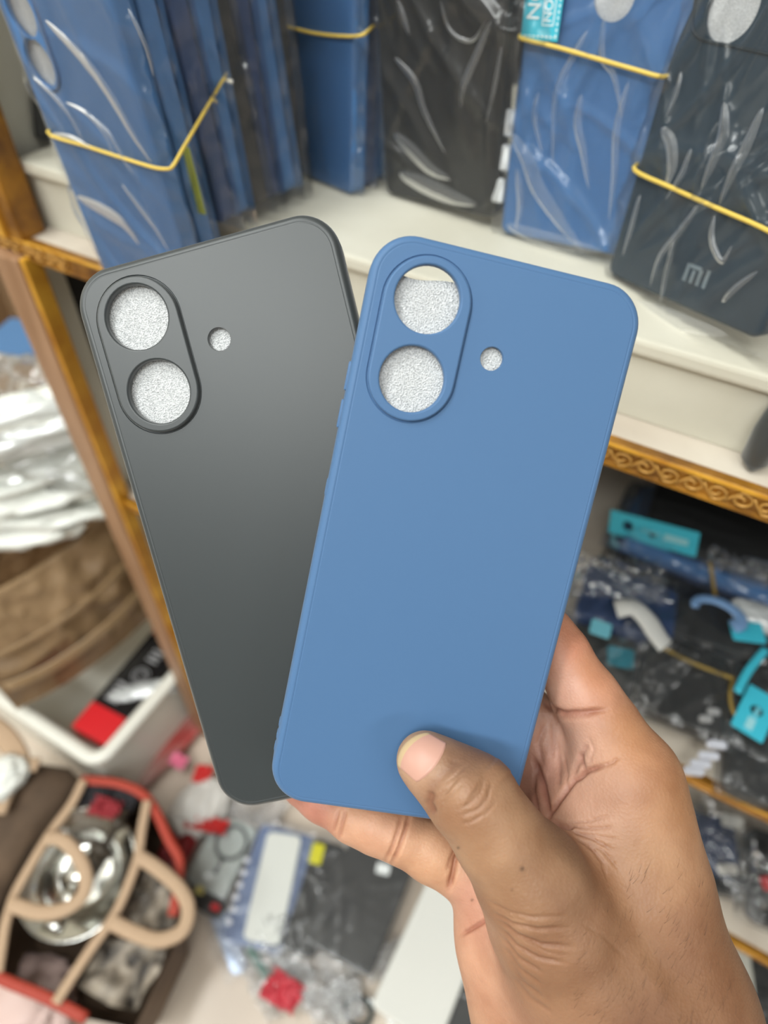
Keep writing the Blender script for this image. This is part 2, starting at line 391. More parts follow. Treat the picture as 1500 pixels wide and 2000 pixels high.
# ------------------------------------------------------------------ the two held cases
CW, CL = .0785, .170
def held(name, label, rv, t, s, M, foam_top, foam_label):
    rv = np.array(rv); a = np.linalg.norm(rv); k = rv / a; K = np.array([[0, -k[2], k[1]], [k[2], 0, -k[0]], [-k[1], k[0], 0]])
    Rm = np.eye(3) + math.sin(a) * K + (1 - math.cos(a)) * K @ K
    RW = R3 @ Rm; t = EYE + R3 @ (np.array(t) * s)
    x, y, z = Vector(RW[:, 0]), Vector(-RW[:, 1]), Vector(-RW[:, 2])
    mw = mat_from(x, y, z, Vector(t))
    k = .001 * s
    feats = dict(pill=(-22.2 * k, 68.2 * k, 47.7 * k, 12.1 * k), holes=[(-22.3 * k, 68.9 * k, 9.1 * k), (-22.0 * k, 47.2 * k, 9.1 * k)], small=[(-1.0 * k, 57.4 * k, 3.4 * k)])
    o = case_body(name, CW * s, CL * s, M, feats, mw=mw, s=s); o.matrix_world = mw
    tag(o, label, 'phone case')
    def child(c, nm=None): c.parent = o; return c
    for nm, y0, y1 in (('volume_button', 40.5, 48.7), ('volume_button', 29.8, 38.0), ('power_button', 10, 15)):
        child(box(nm, (-39.85 - (0 if y0 > 11 else -.35)) * k, -38.6 * k, y0 * k, y1 * k, -6.2 * k, -2.9 * k, M, .0005 * s, smooth=True))
    for i, y0 in enumerate((-66.5, -62.5, -70.5)):
        child(box('speaker_rib', -39.55 * k, -38.8 * k, y0 * k, (y0 + 2.2) * k, -6 * k, -3 * k, M, .0004 * s, smooth=True))
    # foam insert
    ny, nx = 60, 30; V = []
    for j in range(ny):
        for i in range(nx):
            xx = (-35 + 70 * i / (nx - 1)) * k; yy = (-72 + (foam_top + 72) * j / (ny - 1)) * k
            V.append((xx, yy + (.8 * k * math.sin(xx * 300) if j == ny - 1 else 0), -1.9 * k + noise.noise(Vector((xx * 120, yy * 120, 3 * s))) * .0004))
    n0 = len(V); V += [(a_, b_, c_ - .0011) for a_, b_, c_ in V]
    Fc = [(j * nx + i, j * nx + i + 1, (j + 1) * nx + i + 1, (j + 1) * nx + i) for j in range(ny - 1) for i in range(nx - 1)]
    Fc += [tuple(n0 + q for q in f)[::-1] for f in Fc]
    per = [i for i in range(nx)] + [j * nx + nx - 1 for j in range(1, ny)] + [(ny - 1) * nx + i for i in range(nx - 2, -1, -1)] + [j * nx for j in range(ny - 2, 0, -1)]
    Fc += [(per[i], per[i] + n0, per[(i + 1) % len(per)] + n0, per[(i + 1) % len(per)]) for i in range(len(per))]
    f = mesh('foam_insert', V, Fc, MAT['foam'], True, mw=mw); f.matrix_world = mw
    tag(f, foam_label, 'foam sheet')
    return o, mw
blue_case, BM = held('phone_case', 'matte blue silicone phone case held upright, pressed under the thumb', (0.15956881, -0.10598134, 0.19925096), (0.0194405, 0.01283055, 0.19368186), .97, MAT['blue'], 74.6,
                     'glittery white foam sheet showing through the camera holes of the held blue case')
black_case, KM = held('phone_case', 'matte black silicone phone case held behind the blue one', (0.13052377, 0.0689523, -0.23583169), (-0.0327972, 0.00542027, 0.19673025), 1.03, MAT['black'], 82,
                      'white foam sheet showing through the camera holes of the held black case')
# ------------------------------------------------------------------ bagged cases on the riser
def stand(BL, UL, Z, th, k=0, W=.0765, L=.163, off=0):
    a = PZ(*BL, Z); e = Vector(EYE); ae = a - e; t = math.radians(th); x = Vector((math.cos(t), math.sin(t), 0))
    n = ae.cross(Vector(ray(*UL))); u = n.cross(x).normalized()
    if u.z < 0: u = -u
    u = (u + ae.normalized() * k).normalized(); x = (x - u * x.dot(u)).normalized(); z = x.cross(u)
    c = a + x * (W / 2) + u * (L / 2) - z * off
    return mat_from(x, u, z, c)
def bagged(label, mw, col, W=.0765, L=.163, T=.0095, seed=1, feats=None, fm='film', group=None, bagkw=None, cat='phone case', name='bagged_phone_case', foam=True, bag=True):
    t = empty(name, mw, label, cat, group)
    f = feats or {}
    c = case_body('silicone_case', W, L, MAT[col], f, parent=t, r=.0052, T=T)
    if foam and f:
        box('foam_insert', -W / 2 + .004, W / 2 - .004, -L / 2 + .006, L / 2 - .006, -.0036, -.0018, MAT['foam'], parent=t)
    if bag:
        me = bag_mesh(W, L, T, seed, **(bagkw or {})); o = link('plastic_bag', me, MAT[fm], True, parent=t)
    return t
two = dict(pill=(-.022, .066, .046, .012), holes=[(-.022, .066, .009), (-.022, .046, .009)])
def onplane(mw, x, y, h=0):
    """pixel -> point on the local z=h plane of mw"""
    n = mw.col[2].xyz; p = mw.translation + n * h; d = Vector(ray(x, y)); e = Vector(EYE)
    return e + d * ((p - e).dot(n) / d.dot(n))
def local(mw, p): return mw.inverted() @ p
# the front stack at the left, held by a rubber band
MA = stand((213, 560), (2, 25), Z1 + .001, -6, .06, W=.084, L=.165)
ha, hb = local(MA, onplane(MA, 46, 22)), local(MA, onplane(MA, 79, 121))
hx = (ha.x + hb.x) / 2
AA = bagged('blue phone case in clear bag, front of the banded bundle at the shelf corner', MA, 'pblue', W=.084, L=.165, seed=11,
       feats=dict(pill=(hx, ha.y, hb.y, .0118), holes=[(hx, ha.y, .0098), (hx, hb.y, .0098)]),
       bagkw=dict(ridges=22, amp=.0024, spread=.45, dirn=30, mx=.006, wsc=1.7, lsc=1.4, rough=.25, nx=90, ny=170))
cols = ['pblue', 'navy', 'pblue', 'coal', 'navy', 'pblue', 'coal']
names = {'pblue': 'mid blue', 'navy': 'navy', 'coal': 'charcoal'}
where = ['second', 'third', 'fourth', 'fifth', 'sixth', 'seventh', 'last']
dirb = Vector((.10, 1, 0)).normalized()
for i in range(7):
    mw = Matrix.Translation(dirb * (.0125 * (i + 1) + .001) + Vector((0, 0, (SZ - Z1) * 1.0 + .001 if i > 0 else 0))) @ MA @ Matrix.Rotation(math.radians([0, 1, -1, 2, -1, 1, -2][i]), 4, 'Z')
    bagged(f'{names[cols[i]]} case seen edge-on, {where[i]} in the corner bundle', mw, cols[i], W=.082, L=.163, seed=20 + i,
           group='cases stacked in the corner bundle', bagkw=dict(ridges=30, amp=.0022, mx=.009, nx=48, ny=90, back=True))
# second bundle
MB_ = stand((523, 314), (501, 0), SZ + .001, -14, 0, W=.0785, L=.163)
bagged('plain blue case at the front of the small banded bundle, left of the charcoal case', MB_, 'pblue', W=.0785, seed=31, fm='filmc', bagkw=dict(ridges=7, amp=.0008, mx=.004, spread=.15, wsc=2, rough=.2))
for i in range(3):
    mw = Matrix.Translation(Vector((.02, 1, 0)).normalized() * (.0115 * (i + 1))) @ MB_
    bagged(f'{["navy", "blue", "dark"][i]} case, {["first", "second", "third"][i]} behind the front of the small banded bundle', mw, ['navy', 'pblue', 'coal'][i], W=.0785, seed=35 + i,
           group='cases in the small banded bundle', bagkw=dict(ridges=24, amp=.002, mx=.007, nx=48, ny=90))
# charcoal case
MC_ = stand((753, 378), (733, 0), SZ + .001, -8, .12, W=.0765)
CCb = bagged('charcoal black case in wrinkled clear bag between two blue ones', MC_, 'coal', seed=41, fm='film', bagkw=dict(ridges=26, amp=.0028, spread=.4, dirn=12, mx=.006, wsc=1.6, lsc=1.3, rough=.5, nx=90, ny=170))
# blue case with paper tag
MD_ = stand((976, 455), (1019, 75), SZ + .001, -4, .20, W=.0785)
DD = bagged('blue case in clear bag with a cyan paper tag, beside the dark teal case', MD_, 'pblue', W=.0785, seed=51,
            feats=dict(holes=[(*local(MD_, onplane(MD_, 1200, -6)).xy, .0088)]), bagkw=dict(ridges=34, amp=.0028, spread=.55, mx=.009, wsc=1.7, lsc=1.4, rough=.4, nx=90, ny=170))
# dark teal case
MM = stand((1184, 535), (1310, 100), SZ + .001, -33, .20, W=.090)
MI = bagged('dark teal case with pale lettering near its foot, in wrinkled clear bag', MM, 'teal', W=.090, seed=61,
            feats=dict(holes=[(*local(MM, onplane(MM, 1431, 14)).xy, .0118)], small=[]), bagkw=dict(ridges=34, amp=.0028, spread=.45, dirn=-22, mx=.008, bot=.008, wsc=1.25, lsc=1.4, rough=.5, nx=90, ny=170))
# far-left dark case
MF = stand((24, 258), (2, 100), SZ + .001, -10, .1, W=.044)
bagged('dark case at the far end of the top shelf, behind the corner bundle', MF, 'coal', W=.044, seed=71, bagkw=dict(ridges=34, amp=.002))
# lettering on the teal case
ml = empty('x', Matrix.Identity(4), 'x', 'x'); bpy.data.objects.remove(ml)
silver = mat('silver_print', (122, 136, 144), .4, metal=.2)
q = local(MM, onplane(MM, 1338, 532)); q2 = local(MM, onplane(MM, 1384, 545))
lw = (q2.x - q.x); lh = lw * .62; th_ = lw * .13; bm = bmesh.new(); x0, y0 = q.x, (q.y + q2.y) / 2 - lh / 2
def bar(a, b_, c, d): box_bm(x0 + a * lw, x0 + b_ * lw, y0 + c * lh, y0 + d * lh, .0001, .0004, 0, bm=bm)
bar(0, .14, 0, .98); bar(.30, .42, 0, .72); bar(.57, .71, 0, .86); bar(.14, .62, .80, 1.0); bar(.86, 1, 0, 1)
from_bm('printed_logo', bm, silver, parent=MI)
P = [local(MM, onplane(MM, x, y)) + Vector((0, 0, .0003)) for x, y in ((1366, -40), (1356, 20), (1353, 52), (1362, 70), (1380, 80), (1440, 92), (1520, 110))]
V, Fc = sweep(smoothpath(P, 5), .0012, .0012, (0, 0, 1), 8); mesh('camera_surround', V, Fc, mat('deep_teal_edge', (8, 28, 38), .5), True, MI)
# cyan tag on the blue case
a = local(MD_, onplane(MD_, 1019, 72)); b_ = local(MD_, onplane(MD_, 1082, 82))
tw = .0180; tgx0 = -.0785 / 2 + .001; tgx1 = tgx0 + tw; ty = (a.y + b_.y) / 2
tg = box('paper_tag', tgx0, tgx1, ty, ty + .055, .0032, .0036, MAT['cyan'], parent=DD)
rotm = Matrix.Rotation(math.radians(90), 4, 'Z')
text_mesh('printed_word', 'NO', .0088, MAT['white'], Matrix.Translation((tgx0 + .0052, ty + .0072, .0037)) @ rotm, parent=None, align='LEFT').parent = DD
text_mesh('printed_word', 'NOISE', .0052, MAT['white'], Matrix.Translation((tgx0 + .0122, ty + .0068, .0037)) @ rotm, parent=None, align='LEFT').parent = DD
for (xa, xb, ya, yb) in ((.0096, .0100, .0058, .0238), (.0148, .0152, .0058, .0238), (.0096, .0152, .0056, .0060), (.0096, .0152, .0236, .0240)):
    box('printed_frame', tgx0 + xa, tgx0 + xb, ty + ya, ty + yb, .0036, .0038, MAT['white'], parent=DD)
for i in range(12):
    box('printed_dot', tgx0 + .0166, tgx0 + .0172, ty + .0015 + i * .0022, ty + .0025 + i * .0022, .0036, .0038, MAT['white'], parent=DD)
for i in range(8):
    box('printed_dot', tgx0 + .0015 + i * .0021, tgx0 + .0026 + i * .0021, ty + .0012, ty + .0018, .0036, .0038, MAT['white'], parent=DD)
# white foam corner bits at the left edge of the blue case
for i, (px, py) in enumerate(((994, 240), (987, 308), (975, 372))):
    c = onplane(MD_, px, py, -.002)
    mw = MD_.copy(); mw.translation = c
    o = box('foam_tab', -.0035, .0032, -.0062, .0062, -.002, .002, mat('white_foam_tab', (225, 228, 230), .6), .0017, mw=mw, smooth=True); tag(o, ['uppermost', 'middle', 'lowest'][i] + ' white foam tab poking out at the left edge of the tagged blue case', 'foam tab', 'foam tabs beside the tagged blue case')
# milky strips on the bag fronts, standing in for light streaks on wrinkled film
streakm = film('pale_streak_film', milk=.10, tint=(205, 208, 212), rough=.34, gloss=.03, fk=.5)
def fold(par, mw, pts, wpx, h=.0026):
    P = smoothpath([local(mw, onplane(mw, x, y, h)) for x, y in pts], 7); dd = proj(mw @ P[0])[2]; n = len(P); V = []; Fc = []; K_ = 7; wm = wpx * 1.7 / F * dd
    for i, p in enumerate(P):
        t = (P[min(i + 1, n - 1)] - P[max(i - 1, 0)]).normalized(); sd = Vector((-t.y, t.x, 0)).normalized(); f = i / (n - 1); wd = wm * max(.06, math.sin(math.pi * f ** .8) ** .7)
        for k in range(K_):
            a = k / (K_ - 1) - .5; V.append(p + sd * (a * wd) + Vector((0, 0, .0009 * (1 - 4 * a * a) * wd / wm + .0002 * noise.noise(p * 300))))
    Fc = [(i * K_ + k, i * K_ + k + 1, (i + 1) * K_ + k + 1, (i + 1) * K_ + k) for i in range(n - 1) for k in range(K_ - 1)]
    return mesh('bag_streak', V, Fc, streakm, True, par)
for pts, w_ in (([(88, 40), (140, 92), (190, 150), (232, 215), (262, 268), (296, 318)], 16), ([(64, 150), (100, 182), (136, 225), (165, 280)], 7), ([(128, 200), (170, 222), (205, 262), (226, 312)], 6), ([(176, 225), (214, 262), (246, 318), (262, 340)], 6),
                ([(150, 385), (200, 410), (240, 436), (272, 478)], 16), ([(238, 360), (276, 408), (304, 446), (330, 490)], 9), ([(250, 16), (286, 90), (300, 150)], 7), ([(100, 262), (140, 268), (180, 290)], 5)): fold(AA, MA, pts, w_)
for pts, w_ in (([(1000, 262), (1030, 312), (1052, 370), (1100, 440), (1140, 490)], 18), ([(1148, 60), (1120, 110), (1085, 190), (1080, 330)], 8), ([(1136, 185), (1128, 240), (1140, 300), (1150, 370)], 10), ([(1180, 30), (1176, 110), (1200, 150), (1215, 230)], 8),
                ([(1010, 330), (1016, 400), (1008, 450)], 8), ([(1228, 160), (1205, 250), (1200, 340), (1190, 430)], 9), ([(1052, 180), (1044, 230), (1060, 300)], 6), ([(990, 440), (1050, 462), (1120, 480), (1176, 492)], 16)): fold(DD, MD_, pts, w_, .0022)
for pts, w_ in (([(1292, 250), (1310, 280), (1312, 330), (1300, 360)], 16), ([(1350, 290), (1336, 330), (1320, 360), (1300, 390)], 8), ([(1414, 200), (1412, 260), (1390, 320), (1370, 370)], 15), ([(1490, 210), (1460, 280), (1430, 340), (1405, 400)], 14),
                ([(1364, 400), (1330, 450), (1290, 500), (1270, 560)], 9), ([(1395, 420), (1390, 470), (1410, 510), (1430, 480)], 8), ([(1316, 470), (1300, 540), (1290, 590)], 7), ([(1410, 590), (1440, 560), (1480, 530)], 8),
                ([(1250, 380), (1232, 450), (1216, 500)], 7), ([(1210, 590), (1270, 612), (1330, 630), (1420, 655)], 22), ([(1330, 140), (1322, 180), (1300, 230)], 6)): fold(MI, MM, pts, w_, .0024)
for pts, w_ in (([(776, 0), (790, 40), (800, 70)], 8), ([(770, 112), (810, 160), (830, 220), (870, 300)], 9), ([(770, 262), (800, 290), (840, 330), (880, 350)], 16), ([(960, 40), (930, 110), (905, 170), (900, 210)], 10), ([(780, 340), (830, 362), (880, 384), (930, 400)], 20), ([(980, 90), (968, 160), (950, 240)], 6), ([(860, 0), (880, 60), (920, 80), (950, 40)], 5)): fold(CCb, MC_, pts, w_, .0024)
# rubber bands
def band(label, pts, M='band', d=.0017, cat='rubber band'):
    o = strap('rubber_band', pts, d, d, MAT[M], seg=6, n=4); return tag(o, label, cat)
def pl(mw, pts, h): return [onplane(mw, x, y, h) for x, y in pts]
fr = pl(MA, [(93, 258), (170, 286), (250, 312), (300, 327), (326, 330), (338, 324)], .0022)
side = [fr[-1] + (PY(492, 58, fr[-1].y + .085) - fr[-1]) * t for t in (.12, .35, .7, 1)]
band('yellow rubber band round the big corner bundle', [fr[0] + Vector((0, .03, 0))] + fr + side)
fr = pl(MB_, [(503, 33), (560, 52), (620, 66), (680, 71), (708, 68)], .0022)
band('yellow rubber band round the small blue bundle', [fr[0] + Vector((0, .02, 0))] + fr + [PY(722, 57, fr[-1].y + .012), PY(736, 44, fr[-1].y + .03)])
fr = pl(MD_, [(1016, 74), (1090, 93), (1170, 116), (1240, 136), (1294, 150)], .004)
band('bright yellow rubber band across the tagged blue case', [fr[0] + Vector((0, .012, 0))] + fr + [fr[-1] + Vector((.003, .012, 0))], d=.0020)
fr = pl(MM, [(1240, 333), (1310, 366), (1390, 402), (1470, 436), (1530, 462)], .0032)
band('bright yellow rubber band across the dark teal case', [fr[0] + Vector((0, .014, 0))] + fr + [fr[-1] + Vector((.003, .014, 0))], d=.0020)
fr = [PY(-30, 48, .36), PY(8, 62, .36)]
# bright green strip in the corner bundle
mw = frame(PD(372, 352, proj(onplane(MA, 345, 352))[2] + .02), MA.col[0].xyz, MA.col[2].xyz)
o = box('green_label', -.005, .005, -.016, .016, -.0004, .0004, mat('lime_card', (160, 168, 40), .5), mw=mw); tag(o, 'lime green card strip stuck in the side of the corner bundle', 'label')
# ------------------------------------------------------------------ the hand (one continuous skin grown from tapered limbs)
def hand():
    C = lambda x, y, d: np.array([(x - 750) / F * d, (y - 1000) / F * d, d])      # design frame of the sculpt, turned into the world below
    G = []   # (group, points[(x,y,d,r)])
    palm = [
        [(1222, 1535, .2085, .0140), (1258, 1720, .206, .0162), (1292, 1900, .206, .0190), (1320, 2050, .209, .0230)],
        [(1130, 1600, .2150, .0135), (1180, 1760, .213, .0165), (1230, 1950, .213, .0200)],
        [(1040, 1680, .2220, .0125), (1100, 1830, .218, .0165), (1160, 2000, .216, .0200)],
        [(957, 1752, .2180, .0112), (990, 1850, .2150, .0125), (1034, 2000, .213, .0140), (1080, 2120, .213, .0170)],
        [(1235, 1560, .2085, .0125), (1130, 1620, .2150, .0115)],
        [(1180, 1660, .2100, .0115), (1215, 1760, .205, .0150)],
        [(1240, 1990, .2050, .0250), (1300, 2300, .211, .0270), (1380, 2900, .225, .0330)],
        [(1190, 1990, .2030, .0240), (1240, 2300, .212, .0270), (1310, 2900, .226, .0330)],
        [(1330, 2000, .2080, .0200), (1385, 2300, .213, .0240), (1450, 2900, .225, .0300)],
    ]
    thumb = [(826, 1482, .1892, .0072), (838, 1492, .1890, .0078), (872, 1517, .1872, .0090), (912, 1549, .1845, .0113), (935, 1572, .1843, .0112), (975, 1635, .1850, .0122), (1035, 1714, .1870, .0152),
             (1072, 1790, .1915, .0175), (1118, 1880, .1965, .0205), (1180, 1965, .2010, .0240)]
    index = [(1222, 1500, .2095, .0134), (1180, 1420, .2115, .0112), (1146, 1366, .2140, .0106), (1092, 1276, .2165, .0094), (1062, 1238, .2185, .0092), (980, 1180, .2215, .0086), (900, 1150, .2265, .0080), (862, 1138, .2280, .0072)]
    middle = [(1135, 1560, .2210, .0115), (1085, 1480, .2270, .0102), (1030, 1400, .2310, .0098), (930, 1310, .2330, .0090), (850, 1280, .2335, .0082), (815, 1270, .2330, .0074)]
    extra = [(1135, 1600, .2190, .0130), (1060, 1530, .2300, .0120), (1010, 1440, .2340, .0110)]
    ring = [(1035, 1655, .2260, .0118), (960, 1580, .2330, .0098), (860, 1480, .2360, .0092), (780, 1420, .2360, .0084), (745, 1395, .2350, .0074)]
    pinky = [(948, 1712, .2185, .0112), (905, 1690, .2180, .0104), (845, 1660, .2180, .0098), (783, 1630, .2180, .0087), (735, 1612, .2190, .0086), (692, 1597, .2215, .0078), (630, 1560, .2275, .0074), (590, 1538, .2310, .0066)]
    chains = [('palm', p) for p in palm] + [('thumb', thumb), ('index', index), ('middle', middle), ('middle', extra), ('ring', ring), ('pinky', pinky)]
    segs = []
    for g, ch in chains:
        P = [(C(x, y, d), r) for x, y, d, r in ch]
        for a, b in zip(P, P[1:]): segs.append((g, a, b))
    vs = .0010
    allp = np.array([p for g, a, b in segs for p, r in (a, b)])
    lo = allp.min(0) - .034; hi = allp.max(0) + .036
    hi[1] = min(hi[1], C(1300, 2620, .22)[1]); 
    nx, ny, nz = [int(v) for v in np.ceil((hi - lo) / vs)]
    gx = (lo[0] + vs * np.arange(nx)).astype(np.float32)[:, None, None]; gy = (lo[1] + vs * np.arange(ny)).astype(np.float32)[None, :, None]; gz = (lo[2] + vs * np.arange(nz)).astype(np.float32)[None, None, :]
    fields = {}
    BIG = .05
    def smin(a, b, k):
        h = np.clip(k - np.abs(a - b), 0, None) / k
        return np.minimum(a, b) - h * h * k * .25
    kk = dict(palm=.016, thumb=.004, index=.003, middle=.003, ring=.003, pinky=.003)
    for g, (a, ra), (b, rb) in segs:
        f = fields.setdefault(g, np.full((nx, ny, nz), BIG, np.float32))
        mg = max(ra, rb) + .03
        i0 = np.maximum(((np.minimum(a, b) - mg - lo) / vs).astype(int), 0); i1 = np.minimum(((np.maximum(a, b) + mg - lo) / vs).astype(int) + 1, (nx, ny, nz))
        sl = tuple(slice(i0[q], i1[q]) for q in range(3))
        X = gx[sl[0]] - a[0]; Y = gy[:, sl[1]] - a[1]; Zz = gz[:, :, sl[2]] - a[2]
        d = b - a; L2 = float(d @ d)
        t = np.clip((X * d[0] + Y * d[1] + Zz * d[2]) / L2, 0, 1)
        dist = np.sqrt((X - t * d[0]) ** 2 + (Y - t * d[1]) ** 2 + (Zz - t * d[2]) ** 2) - (ra + (rb - ra) * t)
        f[sl] = smin(f[sl], dist.astype(np.float32), kk[g])
    tot = fields['palm']
    for g, k in (('middle', .005), ('ring', .005), ('pinky', .0045), ('index', .008), ('thumb', .009)):
        tot = smin(tot, fields[g], k)
    import openvdb
    gr = openvdb.FloatGrid(BIG); gr.copyFromArray(tot)
    pts, tris, quads = gr.convertToPolygons(isovalue=0.0, adaptivity=0.0)
    P = np.asarray(pts, dtype=np.float64) * vs + lo
    quads = np.asarray(quads)
    me = bpy.data.meshes.new('hand'); faces = [tuple(int(i) for i in q[::-1]) for q in quads] + [tuple(int(i) for i in t[::-1]) for t in np.asarray(tris).reshape(-1, 3)]
    me.from_pydata(P.tolist(), [], faces); me.update()
    tmp = bpy.data.objects.new('tmp', me); COL.objects.link(tmp)
    s = tmp.modifiers.new('s', 'SMOOTH'); s.iterations = 3; s.factor = .5
    s = tmp.modifiers.new('u', 'SUBSURF'); s.levels = 1
    me2 = bpy.data.meshes.new_from_object(tmp.evaluated_get(bpy.context.evaluated_depsgraph_get())); bpy.data.objects.remove(tmp); bpy.data.meshes.remove(me)
    n = len(me2.vertices); co = np.empty(n * 3); me2.vertices.foreach_get('co', co); co = co.reshape(-1, 3)
    no = np.empty(n * 3); me2.vertices.foreach_get('normal', no); no = no.reshape(-1, 3)
    fl = 1.0
    cen = np.mean(co, 0)
    if np.mean(np.sum(no * (co - cen), 1)) < 0: me2.flip_normals(); no = -no
    u = 750 + F * co[:, 0] / co[:, 2]; v = 1000 + F * co[:, 1] / co[:, 2]
    vd = co / np.linalg.norm(co, axis=1)[:, None]; face = np.clip(-np.sum(no * vd, 1), 0, 1)
    near = (face > .05)
    disp = np.zeros(n)
    # creases: polylines on the skin, width and depth in pixels / metres, with a limit on the distance from the eye
    def crease(pts, wpx, dep, dlo=0, dhi=9, push=None):
        best = np.full(n, 1e9); tt = np.zeros(n); L = len(pts) - 1
        for i, (a, b) in enumerate(zip(pts, pts[1:])):
            dx, dy = b[0] - a[0], b[1] - a[1]; t = np.clip(((u - a[0]) * dx + (v - a[1]) * dy) / (dx * dx + dy * dy), 0, 1)
            d = np.hypot(u - a[0] - t * dx, v - a[1] - t * dy); q = d < best; best = np.where(q, d, best); tt = np.where(q, (i + t) / L, tt)
        ok = near & (co[:, 2] > dlo) & (co[:, 2] < dhi)
        tap = np.clip(np.minimum(tt, 1 - tt) * 5 + .25, 0, 1)
        return np.where(ok, -dep * tap * np.exp(-(best / wpx) ** 2), 0)
    # palm and finger creases
    back = .197
    for pts, wd, dp in (
        ([(1062, 1368), (1078, 1386), (1100, 1394), (1140, 1392), (1186, 1386)], 6, .0013), ([(1085, 1402), (1120, 1403), (1160, 1398)], 5, .0005),
        ([(1182, 1494), (1150, 1504), (1120, 1524), (1092, 1562), (1068, 1598)], 5.5, .0013), ([(1148, 1452), (1132, 1480), (1118, 1520)], 6, .0006),
        ([(1042, 1480), (1060, 1530), (1072, 1592)], 5.5, .0013), ([(1060, 1500), (1052, 1450), (1066, 1412)], 6, .0006), ([(1088, 1440), (1092, 1500), (1090, 1540)], 5, .0004),
        ([(1072, 1602), (1110, 1620), (1150, 1638), (1180, 1656)], 8, .0016), ([(1100, 1470), (1108, 1510), (1104, 1545)], 3, .0003), ([(1150, 1440), (1160, 1465), (1150, 1490)], 3, .0003), ([(1182, 1494), (1196, 1490), (1208, 1480)], 4, .0005), ([(1130, 1470), (1140, 1500), (1130, 1525)], 5, .0007), ([(1046, 1500), (1042, 1545), (1052, 1600)], 4, .0006), ([(1080, 1410), (1082, 1450), (1078, 1480)], 4, .0004),
        ([(800, 1590), (792, 1620), (780, 1655), (764, 1690)], 4.5, .0010), ([(786, 1590), (776, 1625), (766, 1655), (752, 1684)], 4, .0008),
        ([(676, 1580), (668, 1610), (662, 1640)], 4, .0008), ([(662, 1580), (655, 1605), (650, 1625)], 3.5, .0006),
        ([(900, 1655), (890, 1680), (885, 1705), (876, 1738)], 5, .0018), ([(893, 1650), (880, 1680), (875, 1700)], 4, .0007),
        ([(985, 1778), (950, 1796), (920, 1815), (900, 1826)], 4.5, .0012)):
        disp += crease(pts, wd, dp, back)
    # the thumb: rings at the joint, knuckle folds, wrist folds
    for pts, wd, dp in (
        ([(842, 1545), (836, 1568), (846, 1592)], 9, .0012), ([(836, 1542), (858, 1522), (880, 1500), (892, 1478)], 10, .0006), ([(852, 1560), (878, 1540), (905, 1512)], 3, .00035), ([(858, 1572), (885, 1552), (905, 1530)], 2.6, .0003), ([(870, 1530), (895, 1512), (915, 1492)], 3, .0003),
        ([(905, 1592), (935, 1580), (952, 1560), (960, 1530)], 3.2, .00045), ([(893, 1580), (920, 1568), (938, 1548), (946, 1522)], 2.6, .00035), ([(922, 1602), (948, 1590), (972, 1565)], 2.6, .0003), ([(900, 1610), (925, 1604), (940, 1594)], 2.6, .0003),
        ([(958, 1762), (992, 1782), (1040, 1792), (1100, 1790)], 4, .0005), ([(964, 1784), (1000, 1806), (1050, 1816), (1110, 1812)], 4.5, .0007), ([(972, 1798), (1010, 1828), (1058, 1846), (1120, 1850)], 4.5, .0008), ([(976, 1812), (1008, 1848), (1052, 1872), (1100, 1880)], 4, .0007),
        ([(980, 1830), (1012, 1872), (1060, 1900)], 4, .0006), ([(985, 1850), (1015, 1894), (1060, 1925)], 4, .0005), ([(992, 1872), (1020, 1918), (1062, 1950)], 4, .0004), ([(1000, 1905), (1035, 1950), (1080, 1980)], 5, .0004),
        ([(968, 1776), (996, 1792), (1030, 1800)], 2.5, .0003), ([(1020, 1838), (1070, 1860), (1120, 1868)], 2.5, .0003), ([(1130, 1800), (1180, 1830), (1220, 1870)], 4, .0002),
        ([(1100, 1608), (1150, 1604), (1192, 1592)], 2.8, .0004), ([(1105, 1612), (1160, 1618), (1200, 1616)], 2.8, .0005), ([(1110, 1620), (1160, 1640), (1196, 1660)], 3, .0007), ([(1120, 1632), (1160, 1660), (1184, 1690)], 2.8, .0006), ([(1140, 1640), (1180, 1664), (1210, 1700)], 2.8, .0005), ([(1130, 1626), (1170, 1634), (1206, 1640)], 2.5, .0004), ([(1150, 1650), (1176, 1686), (1186, 1716)], 2.5, .0004)):
        disp += crease(pts, wd, dp, 0, .22)
    # knuckle lump, tendon, fine unevenness
    disp += crease([(885, 1528), (925, 1552)], 36, -.0009, 0, .2); disp += crease([(958, 1492), (990, 1520)], 20, -.0008, 0, .2)
    disp += crease([(1080, 1650), (1200, 1800), (1320, 1990)], 26, -.0008, 0, .22)
    ct = np.array([noise.noise(Vector(c) * 260) for c in co[::1]]) if n < 400000 else 0
    disp += .00016 * ct
